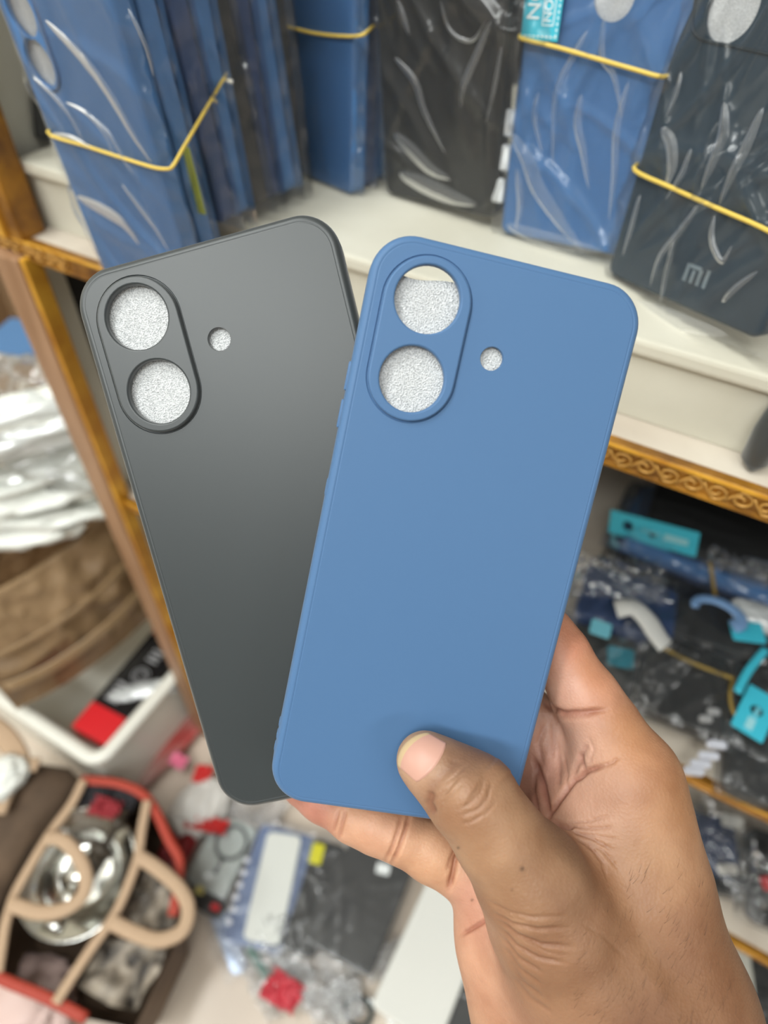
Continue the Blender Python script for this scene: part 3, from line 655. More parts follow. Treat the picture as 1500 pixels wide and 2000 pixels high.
    # skin tones with some of the lighting in them, from anchors on the hand
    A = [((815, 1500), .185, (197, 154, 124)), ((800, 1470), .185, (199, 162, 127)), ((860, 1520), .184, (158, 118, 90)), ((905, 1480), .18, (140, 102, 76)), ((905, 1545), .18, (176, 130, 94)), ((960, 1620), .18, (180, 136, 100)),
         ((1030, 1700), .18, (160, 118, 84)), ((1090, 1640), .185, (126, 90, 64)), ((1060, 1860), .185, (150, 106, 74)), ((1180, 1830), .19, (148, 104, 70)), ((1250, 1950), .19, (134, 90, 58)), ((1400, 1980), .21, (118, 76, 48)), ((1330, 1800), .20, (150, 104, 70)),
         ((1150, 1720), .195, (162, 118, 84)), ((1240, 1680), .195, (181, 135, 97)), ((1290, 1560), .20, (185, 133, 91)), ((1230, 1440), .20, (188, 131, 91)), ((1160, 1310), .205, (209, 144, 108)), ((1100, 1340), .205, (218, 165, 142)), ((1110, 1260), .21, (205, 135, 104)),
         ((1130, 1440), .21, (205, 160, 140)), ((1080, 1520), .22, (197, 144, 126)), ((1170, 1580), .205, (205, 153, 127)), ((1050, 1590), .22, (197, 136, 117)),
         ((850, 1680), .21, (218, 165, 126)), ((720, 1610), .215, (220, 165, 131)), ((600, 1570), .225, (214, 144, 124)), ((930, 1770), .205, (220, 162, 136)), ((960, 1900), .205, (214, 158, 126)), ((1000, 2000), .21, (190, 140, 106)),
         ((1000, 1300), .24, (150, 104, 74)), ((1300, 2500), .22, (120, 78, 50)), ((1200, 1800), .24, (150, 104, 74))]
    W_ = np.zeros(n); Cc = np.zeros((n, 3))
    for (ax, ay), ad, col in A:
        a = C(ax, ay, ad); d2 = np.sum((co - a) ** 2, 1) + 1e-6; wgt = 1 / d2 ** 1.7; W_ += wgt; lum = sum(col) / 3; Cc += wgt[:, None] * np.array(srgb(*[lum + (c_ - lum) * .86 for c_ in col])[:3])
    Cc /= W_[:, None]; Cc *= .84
    cr = np.clip((-disp - .00012) / .0010, 0, 1)[:, None]; Cc = Cc * (1 - cr * .38 * np.array([.65, 1, 1.05]))     # darkens and reddens the colour along the creases
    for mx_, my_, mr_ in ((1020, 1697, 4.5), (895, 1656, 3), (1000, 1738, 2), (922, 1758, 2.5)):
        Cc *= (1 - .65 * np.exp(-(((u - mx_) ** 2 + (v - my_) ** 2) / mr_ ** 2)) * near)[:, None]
    co2 = co + no * disp[:, None]
    out = EYE + co2 @ R3.T
    me2.vertices.foreach_set('co', out.ravel())
    if np.linalg.det(R3) < 0: me2.flip_normals()
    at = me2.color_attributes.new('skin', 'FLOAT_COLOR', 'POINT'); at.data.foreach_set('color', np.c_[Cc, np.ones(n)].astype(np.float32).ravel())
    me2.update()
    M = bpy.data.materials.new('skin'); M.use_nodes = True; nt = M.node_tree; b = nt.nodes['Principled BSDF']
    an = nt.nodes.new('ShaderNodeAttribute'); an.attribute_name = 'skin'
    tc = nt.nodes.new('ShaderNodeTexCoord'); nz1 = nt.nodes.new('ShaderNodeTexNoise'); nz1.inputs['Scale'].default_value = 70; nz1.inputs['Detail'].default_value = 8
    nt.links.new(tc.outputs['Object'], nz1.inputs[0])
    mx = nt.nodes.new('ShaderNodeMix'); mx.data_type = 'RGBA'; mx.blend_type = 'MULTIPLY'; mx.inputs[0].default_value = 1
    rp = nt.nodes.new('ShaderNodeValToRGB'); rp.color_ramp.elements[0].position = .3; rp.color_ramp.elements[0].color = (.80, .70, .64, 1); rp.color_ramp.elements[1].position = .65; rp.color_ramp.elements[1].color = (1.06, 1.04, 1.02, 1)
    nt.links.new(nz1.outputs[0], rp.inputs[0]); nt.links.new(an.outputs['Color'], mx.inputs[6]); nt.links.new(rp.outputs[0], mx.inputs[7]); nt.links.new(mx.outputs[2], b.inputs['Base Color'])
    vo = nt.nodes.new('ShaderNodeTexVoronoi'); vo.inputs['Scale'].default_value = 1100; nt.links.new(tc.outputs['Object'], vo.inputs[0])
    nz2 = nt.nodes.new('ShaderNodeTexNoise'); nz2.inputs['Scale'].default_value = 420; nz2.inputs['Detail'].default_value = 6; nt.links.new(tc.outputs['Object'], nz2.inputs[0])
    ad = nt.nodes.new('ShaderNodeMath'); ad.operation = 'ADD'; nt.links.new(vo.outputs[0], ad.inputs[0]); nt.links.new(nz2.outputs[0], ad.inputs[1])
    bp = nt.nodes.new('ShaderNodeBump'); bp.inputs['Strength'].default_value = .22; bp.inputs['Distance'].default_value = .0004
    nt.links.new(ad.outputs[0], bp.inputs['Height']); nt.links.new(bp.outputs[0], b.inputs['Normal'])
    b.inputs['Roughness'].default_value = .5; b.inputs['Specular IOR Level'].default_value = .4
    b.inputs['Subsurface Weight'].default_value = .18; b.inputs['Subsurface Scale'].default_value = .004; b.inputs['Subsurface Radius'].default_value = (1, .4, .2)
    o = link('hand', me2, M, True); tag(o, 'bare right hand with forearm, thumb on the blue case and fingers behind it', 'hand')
    # short dark hairs over wrist and forearm
    bvh = BVHTree.FromPolygons([Vector(c) for c in out.tolist()], [tuple(p.vertices) for p in me2.polygons]); rnd = random.Random(7); HV = []; HF = []
    for k in range(210):
        x = rnd.uniform(1120, 1440); y = rnd.uniform(1690, 2040)
        if (x - 1120) * .8 + (y - 1690) * .9 < 90: continue
        h = bvh.ray_cast(Vector(EYE), Vector(ray(x, y)).normalized())
        if h[0] is None or h[1].dot(Vector(ray(x, y)).normalized()) > -.12: continue
        nrm = h[1]; gdir = (PD(x + rnd.uniform(10, 30), y + rnd.uniform(-44, -20), .2) - PD(x, y, .2)).normalized(); gdir = (gdir - nrm * gdir.dot(nrm)).normalized()
        ln = rnd.uniform(.002, .0048); sd = gdir.cross(nrm) * .00003; b0 = len(HV); p = h[0]
        for t in (0, .33, .66, 1):
            c_ = p + gdir * (ln * t) + nrm * (.0004 * math.sin(t * 2.6)) + sd * (t * t * rnd.uniform(-9, 9)); wt = 1 - .8 * t; HV += [c_ + sd * wt, c_ - sd * wt, c_ + nrm * .00003 * wt]
        for i in range(3):
            for q in range(3): r_ = (q + 1) % 3; HF.append((b0 + i * 3 + q, b0 + i * 3 + r_, b0 + i * 3 + 3 + r_, b0 + i * 3 + 3 + q))
    hh = mesh('arm_hair', HV, HF, mat('dark_hair', (78, 54, 40), .6), True, parent=o); hh['kind'] = 'stuff'
    # thumbnail: a curved plate lying on the end of the thumb
    bv = BVHTree.FromPolygons([Vector(c) for c in out.tolist()], [tuple(p.vertices) for p in me2.polygons if proj(out[p.vertices[0]])[1] < 1620])
    e = Vector(EYE)
    def hit(x, y):
        h = bv.ray_cast(e, Vector(ray(x, y)).normalized()); return h[0], h[1]
    # outline in the thumb's own frame: root side edge (near the joint) to free edge at the tip
    nu, nv = 22, 26; V = []; N2 = []
    rootA, rootB = np.array([872, 1450]), np.array([812, 1529]); tipA, tipB = np.array([842, 1434]), np.array([781, 1500])
    for j in range(nv):
        s_ = j / (nv - 1); r_ = rootA * (1 - s_) + rootB * s_; bow = 1 - (2 * s_ - 1) ** 2
        r_ = r_ + np.array([10, 7]) * bow ** .8; t_ = tipA * (1 - s_) + tipB * s_ + np.array([-21, -15]) * bow ** .7
        for i in range(nu):
            q = r_ + (t_ - r_) * i / (nu - 1); h = hit(q[0], q[1]); 
            if h[0] is None: h = hit(*(q + (np.array([850, 1500]) - q) * .12))
            if h[0] is None: h = hit(850, 1500)
            edge = min(i, nu - 1 - i, j, nv - 1 - j); V.append(h[0] + h[1] * (-.0003 if edge == 0 else .00055)); N2.append(h[1])
    Fc = [(j * nu + i, j * nu + i + 1, (j + 1) * nu + i + 1, (j + 1) * nu + i) for j in range(nv - 1) for i in range(nu - 1)]
    nm = mat('thumbnail', (190, 146, 130), .42, spec=.4); tipm = mat('nail_free_edge', (190, 164, 126), .5)
    nail = mesh('thumbnail', V, Fc, nm, True, parent=o); nail.data.materials.append(tipm)
    for k, p in enumerate(nail.data.polygons):
        if k % (nu - 1) > nu - 6: p.material_index = 1
    return o
hand()
# ------------------------------------------------------------------ loose packets lying flat, cartons, bags
def flat(TL, TR, BR, BL, Z, h=.01):
    """a rectangle lying at height Z whose corners show at these pixels -> matrix, width (x), length (y)"""
    P = [PZ(*q, Z) for q in (TL, TR, BR, BL)]; c = sum(P, Vector()) / 4
    x = ((P[1] - P[0]) + (P[2] - P[3])).normalized(); Wd = ((P[1] - P[0]).length + (P[2] - P[3]).length) / 2; Ln = ((P[0] - P[3]).length + (P[1] - P[2]).length) / 2
    y = Vector((-x.y, x.x, 0)); yy = (P[0] - P[3]).normalized()
    z = Vector((0, 0, 1))
    if y.dot(yy) < 0: y = -y; z = x.cross(y)
    return mat_from(x, y, x.cross(y), c), Wd, Ln
def bagat(mw, W, L, T, M, seed, parent=None, label=None, cat=None, lift=0, **kw):
    me = bag_mesh(W, L, T, seed, **kw); o = link('plastic_bag', me, MAT[M] if isinstance(M, str) else M, True, parent=parent)
    if not parent: o.matrix_world = mw; tag(o, label, cat)
    return o
def crumple(name, c, sx, sy, sz, M, seed, label=None, cat=None, rot=0, amp=.35, fr=2.2, parent=None, sub=4, group=None, tilt=0):
    """a slack crumpled bag"""
    b = bmesh.new(); bmesh.ops.create_icosphere(b, subdivisions=sub, radius=1)
    for v in b.verts:
        p = v.co.copy(); q = p * fr + Vector((seed * 3.1, seed, 0))
        r = 1 - abs(noise.noise(q)) * 2 * amp + (1 - abs(noise.noise(q * 2.3))) * amp * .45 - abs(noise.noise(q * 5)) * amp * .25
        p = p * r
        p.x = math.copysign(abs(p.x) ** .8, p.x); p.y = math.copysign(abs(p.y) ** .8, p.y)
        v.co = Vector((p.x * sx, p.y * sy, max(p.z, -.75) * sz))
    o = from_bm(name, b, M, True, parent); o.matrix_world = Matrix.Translation(Vector(c)) @ Matrix.Rotation(rot, 4, 'Z') @ Matrix.Rotation(tilt, 4, 'X')
    if label: tag(o, label, cat, group)
    return o
def scrap(name, c, sx, sy, amp, M, seed, label, cat, rot=0, fr=None):
    fr = fr or 2.2 / min(sx, sy) ** .5 * 6
    nx, ny = 40, 34; V = []; rnd = random.Random(seed); o_ = Vector((seed * 1.7, seed * .3, 0))
    for j in range(ny):
        for i in range(nx):
            x, y = (i / (nx - 1) - .5) * sx * 2, (j / (ny - 1) - .5) * sy * 2; q = Vector((x, y, 0)) * fr + o_
            n1, n2, n3 = noise.noise(q), noise.noise(q + Vector((9, 3, 5))), noise.noise(q * 2.6)
            e = max(abs(x) / sx, abs(y) / sy)
            V.append((x * (1 - .25 * abs(n2)) + n1 * sx * .12, y * (1 - .25 * abs(n1)) + n2 * sy * .14, amp * (1 - abs(n1) * 2.2) + amp * .5 * (1 - abs(n3) * 2) - amp * .8 * e * e + amp))
    Fc = [(j * nx + i, j * nx + i + 1, (j + 1) * nx + i + 1, (j + 1) * nx + i) for j in range(ny - 1) for i in range(nx - 1)]
    o = mesh(name, V, Fc, M, True); o.matrix_world = Matrix.Translation(Vector(c)) @ Matrix.Rotation(rot, 4, 'Z'); return tag(o, label, cat)
def slab(name, mw, W, L, T, r, M, bev=.0015, parent=None, z=0):
    """rounded rectangular slab, top face at z"""
    V = []; Fc = []; rg = [(rr(W - 2 * d, L - 2 * d, max(r - d, .0005), 6), zz) for d, zz in ((bev, z), (bev * .3, z - bev * .3), (0, z - bev), (0, z - T + bev * .5), (bev * .5, z - T))]
    loft(V, Fc, rg, True); n = len(rg[0][0]); Fc.append(tuple(range(n))); Fc.append(tuple(range(4 * n, 5 * n))[::-1])
    o = mesh(name, V, Fc, M, False, parent)
    if parent is None: o.matrix_world = mw
    return o
carton = mat('brown_cardboard', (168, 138, 104), .7, rgb2=(150, 120, 88), vscale=6, bump=.1)
paper = mat('brown_wrapped_cardboard', (164, 136, 102), .42, rgb2=(134, 108, 78), vscale=7, bump=.3, bscale=12, spec=.6)
bagw = film('white_carrier_film', milk=.62, tint=(236, 240, 240), gloss=.12, rough=.2); bagc = film('clear_carrier_film', milk=.07, tint=(225, 232, 236), gloss=.05, rough=.07, fk=.9)
whitep = mat('white_bag_plastic', (232, 234, 228), .35, bump=.3, bscale=30)
# --- white tray on the floor, left of the shelf
tz = .15; wtray = mat('white_tray_plastic', (226, 224, 214), .35)
c0 = PZ(190, 1487, tz); x1 = c0.x; y0 = c0.y; tx0 = x1 - .40; ty1 = y0 + .30
tr = empty('storage_tray', Matrix.Translation(((tx0 + x1) / 2, (y0 + ty1) / 2, 0)), 'white plastic tray with a thick rim on the floor left of the shelving', 'tray')
def rel(o, p): o.parent = p; o.matrix_parent_inverse = p.matrix_world.inverted(); return o
bm = box_bm(tx0, x1, y0, ty1, 0.001, .006, .001)
for a in ((tx0, x1, y0, y0 + .006), (tx0, x1, ty1 - .006, ty1), (tx0, tx0 + .006, y0 + .006, ty1 - .006), (x1 - .006, x1, y0 + .006, ty1 - .006)): box_bm(*a, .006, tz - .012, 0, bm=bm)
rel(from_bm('tray_body', bm, wtray), tr)
cx_, cy_ = (tx0 + x1) / 2, (y0 + ty1) / 2; rim = [Vector((cx_ + x, cy_ + y, tz - .006)) for x, y in rr(x1 - tx0, ty1 - y0, .02, 6)]
rel(strap('rim', rim, .020, .013, wtray, closed=True, n=1), tr)
# things in the tray: black box with red ends
mw, Wd, Ln = flat((300, 1236), (358, 1262), (215, 1440), (150, 1402), .13)
blk = mat('black_glossy_card', (22, 22, 24), .25); red = mat('red_card', (206, 26, 34), .4); grey = mat('grey_print', (150, 150, 152), .5)
bx = empty('retail_box', mw, 'black retail box with red ends and grey round print, lying in the white tray', 'box')
Ln *= 1.0; Wd *= 1.05
box('carton_body', -Wd / 2, Wd / 2, -Ln / 2 + .03, Ln / 2, -.035, 0, blk, .001, bx)
box('red_end', -Wd / 2, Wd / 2, -Ln / 2 - .012, -Ln / 2 + .03, -.0345, -.0005, red, .001, bx)
box('red_corner', -Wd / 2 + .001, 0, Ln / 2 - .002, Ln / 2 + .02, -.034, -.001, red, .001, bx)
for i, s_ in enumerate((.012, .0075)):
    P = [Vector((.004 + s_ * math.cos(a), .012 + s_ * math.sin(a), .0003)) for a in [k * math.pi / 12 for k in range(24)]]
    strap('printed_ring', P, .0016, .0005, grey, closed=True, parent=bx, n=1)
for i in range(4): box('printed_bar', -Wd * .30, Wd * .05, -Ln * .24 + i * .0085, -Ln * .24 + i * .0085 + .0045, 0, .0005, grey, 0, bx)
for i in range(3): box('printed_bar', -Wd * .1, Wd * .2, .036 + i * .008, .036 + i * .008 + .004, 0, .0005, grey, 0, bx)
for i, (xx, yy) in enumerate(((.006, .075), (.015, .079), (-.002, .083), (.008, .088), (.017, .090))):
    o = slab('white_patch', None, .012, .011, .001, .005, MAT['white'], .0003, bx, .0012); o.location = (xx, yy, .0002)
crumple('plastic_wrap', PZ(285, 1350, .128), .05, .013, .010, bagw, 5, 'clear crumpled plastic wrap lying over the black retail box in the tray', 'plastic wrap', rot=.75)
# --- brown wrapped carton standing behind/in the tray, open top full of bags
A_ = PZ(-120, 1206, .38); B_ = PZ(245, 978, .38)
def cartonbox():
    t = empty('cardboard_box', Matrix.Translation((A_.x, A_.y, 0)), 'large crumpled brown cardboard box under the white bags beside the shelving', 'box')
    d = (B_ - A_); d.z = 0; L = d.length; d.normalize(); nrm = Vector((d.y, -d.x, 0)); 
    if nrm.y > 0: nrm = -nrm
    dep = .20; Zb = .17; H = .38 - Zb
    def wall(a, dirv, ln, out, nm, bulge, seed):
        nx, ny = 44, 34; V = []
        for j in range(ny):
            v = j / (ny - 1)
            for i in range(nx):
                u = i / (nx - 1); s_ = math.sin(math.pi * v); 
                q = Vector((u * 5 + seed, v * 4, seed)); rd = abs(noise.noise(q * 1.3)) + .5 * abs(noise.noise(q * 3.1 + Vector((v * 4, 0, 0))))
                off = bulge * (s_ * .5 + .5 * (1 - v) ** 1.5) * math.sin(math.pi * min(max(u, .04), .96)) ** .5 - rd * .020 * s_ ** .5
                sag = -.02 * math.sin(math.pi * u) * v
                V.append(a + dirv * (u * ln) + out * off + Vector((0, 0, H * v + sag * (1 if bulge else 0))))
        n0 = len(V); V += [p - out * .004 for p in V]
        Fc = [(j * nx + i, j * nx + i + 1, (j + 1) * nx + i + 1, (j + 1) * nx + i) for j in range(ny - 1) for i in range(nx - 1)]
        Fc += [tuple(n0 + q for q in f)[::-1] for f in Fc]
        Fc += [((ny - 1) * nx + i, (ny - 1) * nx + i + 1, n0 + (ny - 1) * nx + i + 1, n0 + (ny - 1) * nx + i) for i in range(nx - 1)]
        return rel(mesh(nm, V, Fc, paper, True), t)
    z = Vector((0, 0, Zb)); a = Vector((A_.x, A_.y, 0)) + z
    wall(a, d, L, nrm, 'front_wall', .05, 1)
    wall(a + d * L, -nrm, dep, d, 'side_wall', .0, 2)
    wall(a - nrm * dep, d, L, -nrm, 'rear_wall', .0, 3)
    rel(mesh('box_bottom', [a, a + d * L, a + d * L - nrm * dep, a - nrm * dep], [(0, 1, 2, 3)], paper), t)
    # tape band and folded creases across the front
    for k, (v0, w_) in enumerate(((.30, .022), (.62, .010))):
        P = [a + d * (L * u) + nrm * (.052 * math.sin(math.pi * min(max(u, .04), .96)) ** .5 * .78 + .004) + Vector((0, 0, H * (v0 + .10 * u))) for u in np.linspace(.03, .97, 16)]
        rel(strap('tape', P, .0012, w_, mat('brown_tape', (168, 140, 104), .3), up=(0, 0, 1), n=2), t)
    return t, a, d, nrm, L
cb, ca, cdv, cn, cl = cartonbox()
ins = lambda u, w_, z: ca + cdv * (cl * u) - cn * w_ + Vector((0, 0, z - ca.z))
heap = [((135, 880), .50, .085, .05, .035, bagc, .6, 'clear crumpled bag with faint blue print next to the shelf post, on the heap'), ((40, 830), .55, .12, .030, .03, bagw, .95, 'long white rolled bag lying across the top of the heap'),
        ((60, 930), .47, .10, .05, .03, whitep, .9, 'white folded bag in the middle of the heap over the cardboard box'), ((170, 925), .43, .08, .045, .03, bagc, .9, 'half-clear white bag at the front right of the heap by the box edge'),
        ((20, 1005), .43, .12, .045, .03, whitep, .75, 'white bag slumped over the front edge of the cardboard box'), ((5, 790), .50, .05, .07, .05, bagc, .2, 'grey clear bag bundle on the far side of the heap'),
        ((95, 800), .56, .11, .020, .022, whitep, 1.0, 'narrow white folded sheet sticking up from the heap'), ((205, 880), .44, .06, .07, .04, bagc, .9, 'clear bag squeezed against the shelf post')]
for i, ((px, py), z, sx, sy, sz, M, rt, lb) in enumerate(heap):
    crumple('plastic_bag', PZ(px, py, z), sx, sy, sz, M, 11 + i, lb, 'bag', rot=rt, amp=.42, fr=1.7, sub=5)
blu = mat('pale_blue_print', (120, 176, 214), .5)
# --- cartons and blue sheet far left
def simplebox(label, c, sx, sy, sz, rz, M=carton):
    t = empty('cardboard_box', Matrix.Translation(c) @ Matrix.Rotation(rz, 4, 'Z'), label, 'box')
    box('box_wall', -sx / 2, sx / 2, -sy / 2, -sy / 2 + .004, 0, sz, M, parent=t); box('box_wall', -sx / 2, sx / 2, sy / 2 - .004, sy / 2, 0, sz, M, parent=t)
    box('box_wall', -sx / 2, -sx / 2 + .004, -sy / 2 + .004, sy / 2 - .004, 0, sz, M, parent=t); box('box_wall', sx / 2 - .004, sx / 2, -sy / 2 + .004, sy / 2 - .004, 0, sz, M, parent=t)
    box('box_bottom', -sx / 2 + .004, sx / 2 - .004, -sy / 2 + .004, sy / 2 - .004, 0, .004, M, parent=t)
    return t
e1 = PZ(60, 745, .36)
simplebox('open cardboard box behind the heap of white bags', (e1.x - .16, e1.y + .16, .0), .54, .30, .38, .15)
s1 = PZ(80, 672, .385); box('blue_sheet', -.09, .09, -.05, .05, 0, .004, mat('blue_card', (82, 126, 176), .5), .001, mw=frame(s1, (1, .25, 0), (0, 0, 1))); tag(bpy.data.objects['blue_sheet'], 'flat blue card lying on the open cardboard box', 'card')
e2 = PZ(50, 600, .52); simplebox('taller cardboard box against the cream wall at the far left', (e2.x - .1, e1.y + .52, 0), .55, .3, .50, .15)
# ------------------------------------------------------------------ tote bags with D handles
beige = mat('beige_webbing', (186, 158, 130), .75, bump=.3, bscale=200); orange = mat('orange_red_binding', (168, 58, 40), .6); brownl = mat('brown_lining', (112, 92, 74), .8, rgb2=(84, 68, 54), vscale=10)
gravel = mat('grey_mottled_print_cloth', (176, 164, 148), .6, rgb2=(44, 38, 34), vscale=60, stretch=(1, .55, 1), bump=.4, bscale=80)
th_ = .13
def pz(l, z): return [PZ(x, y, z) for x, y in l]
tote = empty('tote_bag', Matrix.Translation(PZ(190, 1760, 0)), 'open brown tote bag with beige D-shaped handles and orange-red edges', 'bag')
outl = [(160, 1524), (235, 1532), (290, 1562), (330, 1640), (352, 1690), (338, 1790), (345, 1838), (300, 1930), (262, 2010), (170, 1990), (95, 1950), (10, 1915), (-30, 1890), (-10, 1780), (50, 1660), (110, 1590)]
top = [PZ(x, y, th_ * .95) for x, y in outl]; cc = sum(top, Vector()) / len(top)
V = []; n = len(top)
for k, (sc, z) in enumerate(((1, th_ * .95), (.98, th_ * .6), (.93, .02), (.88, .004))):
    for p in top: q = cc + (p - cc) * sc; V.append(Vector((q.x, q.y, z)))
Fc = [(k * n + i, k * n + (i + 1) % n, (k + 1) * n + (i + 1) % n, (k + 1) * n + i) for k in range(3) for i in range(n)] + [tuple(range(3 * n, 4 * n))]
rel(mesh('bag_body', V, Fc, brownl, True), tote)
for a_, b_ in ((0, 6), (9, 13)): rel(strap('edge_binding', [p + Vector((0, 0, .002)) for p in top[a_:b_]], .012, .004, orange, n=4), tote)
def webb(l, z, w_=.012, closed=False, nm='webbing', p=tote): return rel(strap(nm, pz(l, z), w_, .005, beige, closed=False, n=8), p)
webb([(163, 1524), (140, 1570), (100, 1625), (60, 1690), (30, 1745), (12, 1800), (2, 1860), (-4, 1900)], th_)
webb([(288, 1564), (277, 1620), (270, 1672), (250, 1730), (222, 1790), (180, 1850), (140, 1910), (108, 1960)], th_)
webb([(85, 1638), (120, 1640), (152, 1672), (168, 1712), (160, 1750), (125, 1776), (75, 1782), (18, 1764)], th_ + .012, .0165, nm='handle')
webb([(270, 1672), (310, 1698), (350, 1735), (368, 1775), (355, 1818), (310, 1836), (262, 1822), (218, 1800)], th_ + .012, .0165, nm='handle')
# printed cloth lining panels seen through the handles
for nm, l in (('printed_lining', [(283, 1690), (330, 1730), (352, 1775), (335, 1820), (250, 1812), (262, 1740)]), ('printed_lining', [(205, 1835), (330, 1842), (318, 1880), (262, 1975), (215, 1965), (150, 1925), (165, 1895)])):
    P = pz(l, th_ * .8); nn = len(P); c_ = sum(P, Vector()) / nn; V = [c_ + Vector((0, 0, -.01))] + P; 
    b_ = bmesh.new(); vs_ = [b_.verts.new(v) for v in V]
    for i in range(nn): b_.faces.new((vs_[0], vs_[1 + i], vs_[1 + (i + 1) % nn]))
    bmesh.ops.subdivide_edges(b_, edges=b_.edges[:], cuts=7, use_grid_fill=True)
    for v in b_.verts: v.co.z += noise.noise(v.co * 60) * .012
    rel(from_bm(nm, b_, gravel, True), tote)
# metal dish with fittings
steel = mat('polished_steel', (215, 215, 210), .18, metal=1); steeld = mat('dull_steel', (62, 54, 44), .5, metal=.1)
dc = PZ(172, 1708, .075)
V = []; Fc = []; K_ = 48
for r_, z in ((0, .004), (.030, .004), (.040, .006), (.046, .020), (.052, .026), (.062, .028), (.070, .034), (.0735, .035), (.074, .032), (.062, .022), (.050, .0), (0, 0)):
    V += [Vector((r_ * math.cos(2 * math.pi * k / K_), r_ * math.sin(2 * math.pi * k / K_), z)) for k in range(K_)]
for j in range(11): Fc += [(j * K_ + k, j * K_ + (k + 1) % K_, (j + 1) * K_ + (k + 1) % K_, (j + 1) * K_ + k) for k in range(K_)]
dm = Matrix.Translation(dc) @ Matrix.Rotation(.18, 4, 'X')
ds = mesh('metal_dish', V, Fc, steel, True); ds.matrix_world = dm; tag(ds, 'round polished steel dish lying in the open tote bag', 'dish')
a, b_ = PZ(135, 1762, .115), PZ(248, 1582, .14)
tl = empty('metal_fitting', frame(a, b_ - a, (0, 0, 1)), 'long dull steel fitting laid diagonally across the steel dish', 'metal fitting'); L_ = (b_ - a).length
for nm, x0_, x1_, r0, r1 in (('rod', 0, L_, .006, .004), ('barrel', L_ * .25, L_ * .52, .012, .012), ('collar', L_ * .52, L_ * .60, .016, .016), ('tip', L_ * .8, L_ * .9, .009, .009), ('socket', -.006, L_ * .12, .013, .011)):
    V, Fc = sweep([Vector((x0_, 0, 0)), Vector(((x0_ + x1_) / 2, 0, 0)), Vector((x1_, 0, 0))], lambda t, r0=r0, r1=r1: 2 * (r0 + (r1 - r0) * t), r0 * 2, (0, 0, 1), 14)
    mesh(nm, V, Fc, steeld if nm != 'socket' else steel, True, tl)
c_ = PZ(127, 1722, .118); V, Fc = sweep([c_, c_ + Vector((.01, .012, .004)), c_ + Vector((.022, .026, .006))], .026, .022, (0, 0, 1), 18); tag(mesh('socket_fitting', V, Fc, steel, True), 'short bright steel cap inside the dish near the handle loop', 'metal cap')
a, b_ = PZ(92, 1800, .12), PZ(122, 1812, .12); V, Fc = sweep([a, (a + b_) / 2, b_], .016, .012, (0, 0, 1), 10); tag(mesh('metal_clip', V, Fc, steel, True), 'small shiny metal clip at the lower edge of the steel dish', 'metal clip')
scrap('cloth_scrap', PZ(205, 1560, .11), .045, .02, 0.006, mat('dark_cloth', (40, 38, 42), .8), 31, 'dark cloth scrap inside the top of the tote bag', 'cloth', rot=.3)
scrap('cloth_scrap', PZ(210, 1582, .125), .020, .012, 0.006, mat('crimson_cloth', (150, 44, 52), .7), 32, 'small crimson scrap beside the dark cloth in the tote bag', 'cloth', rot=.3)
# second bag at the left edge
jute = mat('brown_woven_cloth', (104, 84, 66), .85, rgb2=(80, 64, 50), vscale=26, bump=.5, bscale=150)
tb = empty('tote_bag', Matrix.Translation(PZ(50, 1560, 0)), 'second brown tote bag with pale binding, partly out of view at the left edge', 'bag')
l = [(-60, 1600), (-30, 1520), (20, 1480), (70, 1490), (135, 1500), (165, 1530), (120, 1590), (70, 1650), (20, 1730), (-60, 1760)]
P = pz(l, .11); cc = sum(P, Vector()) / len(P); n = len(P); V = []
for sc, z in ((.4, .135), (.75, .13), (1, .11), (1.0, .05), (.92, .002)):
    for p in P: q = cc + (p - cc) * sc; V.append(Vector((q.x, q.y, z + noise.noise(q * 30) * .008)))
Fc = [(k * n + i, k * n + (i + 1) % n, (k + 1) * n + (i + 1) % n, (k + 1) * n + i) for k in range(4) for i in range(n)] + [tuple(range(n))[::-1]]
rel(mesh('bag_body', V, Fc, jute, True), tb)
webb([(-20, 1415), (10, 1440), (34, 1478), (30, 1500), (10, 1540), (-10, 1590)], .15, .028, p=tb); webb([(34, 1486), (50, 1492), (75, 1494)], .15, .018, nm='handle', p=tb)
crumple('crumpled_paper', PZ(5, 1520, .155), .025, .03, .012, whitep, 41, 'white crumpled paper at the left edge on the second tote bag', 'paper')
crumple('pink_wrapper', PZ(30, 1965, .03), .07, .05, .02, mat('pale_pink_wrapper', (214, 186, 178), .5), 42, 'pale pinkish wrapper lying in the bottom corner under the tote bag edge', 'wrapper', rot=.5)
# ------------------------------------------------------------------ packets in the shelf compartments
def bagflat(label, corners, Z, col, seed, T=.010, fm='film', tilt=0, group=None, name='bagged_phone_case', feats=None, bagkw=None, cat='phone case'):
    mw, Wd, Ln = flat(*corners, Z)
    if tilt: mw = mw @ Matrix.Rotation(tilt, 4, 'X')
    t = empty(name, mw, label, cat, group)
    slab('silicone_case', None, Wd, Ln, T, .009, MAT[col] if isinstance(col, str) else col, .0012, t)
    me = bag_mesh(Wd, Ln, T, seed, nx=44, ny=72, **(bagkw or dict(ridges=16, amp=.0018, wsc=1.6, rough=.5, mx=.009, spread=.6))); link('plastic_bag', me, MAT[fm], True, parent=t)
    return t, mw, Wd, Ln
stk = [('coal', 'lowest charcoal case'), ('coal', 'second charcoal case from the bottom'), ('navy', 'navy case in the middle'), ('pblue', 'bright blue case'), ('coal', 'topmost charcoal case')]
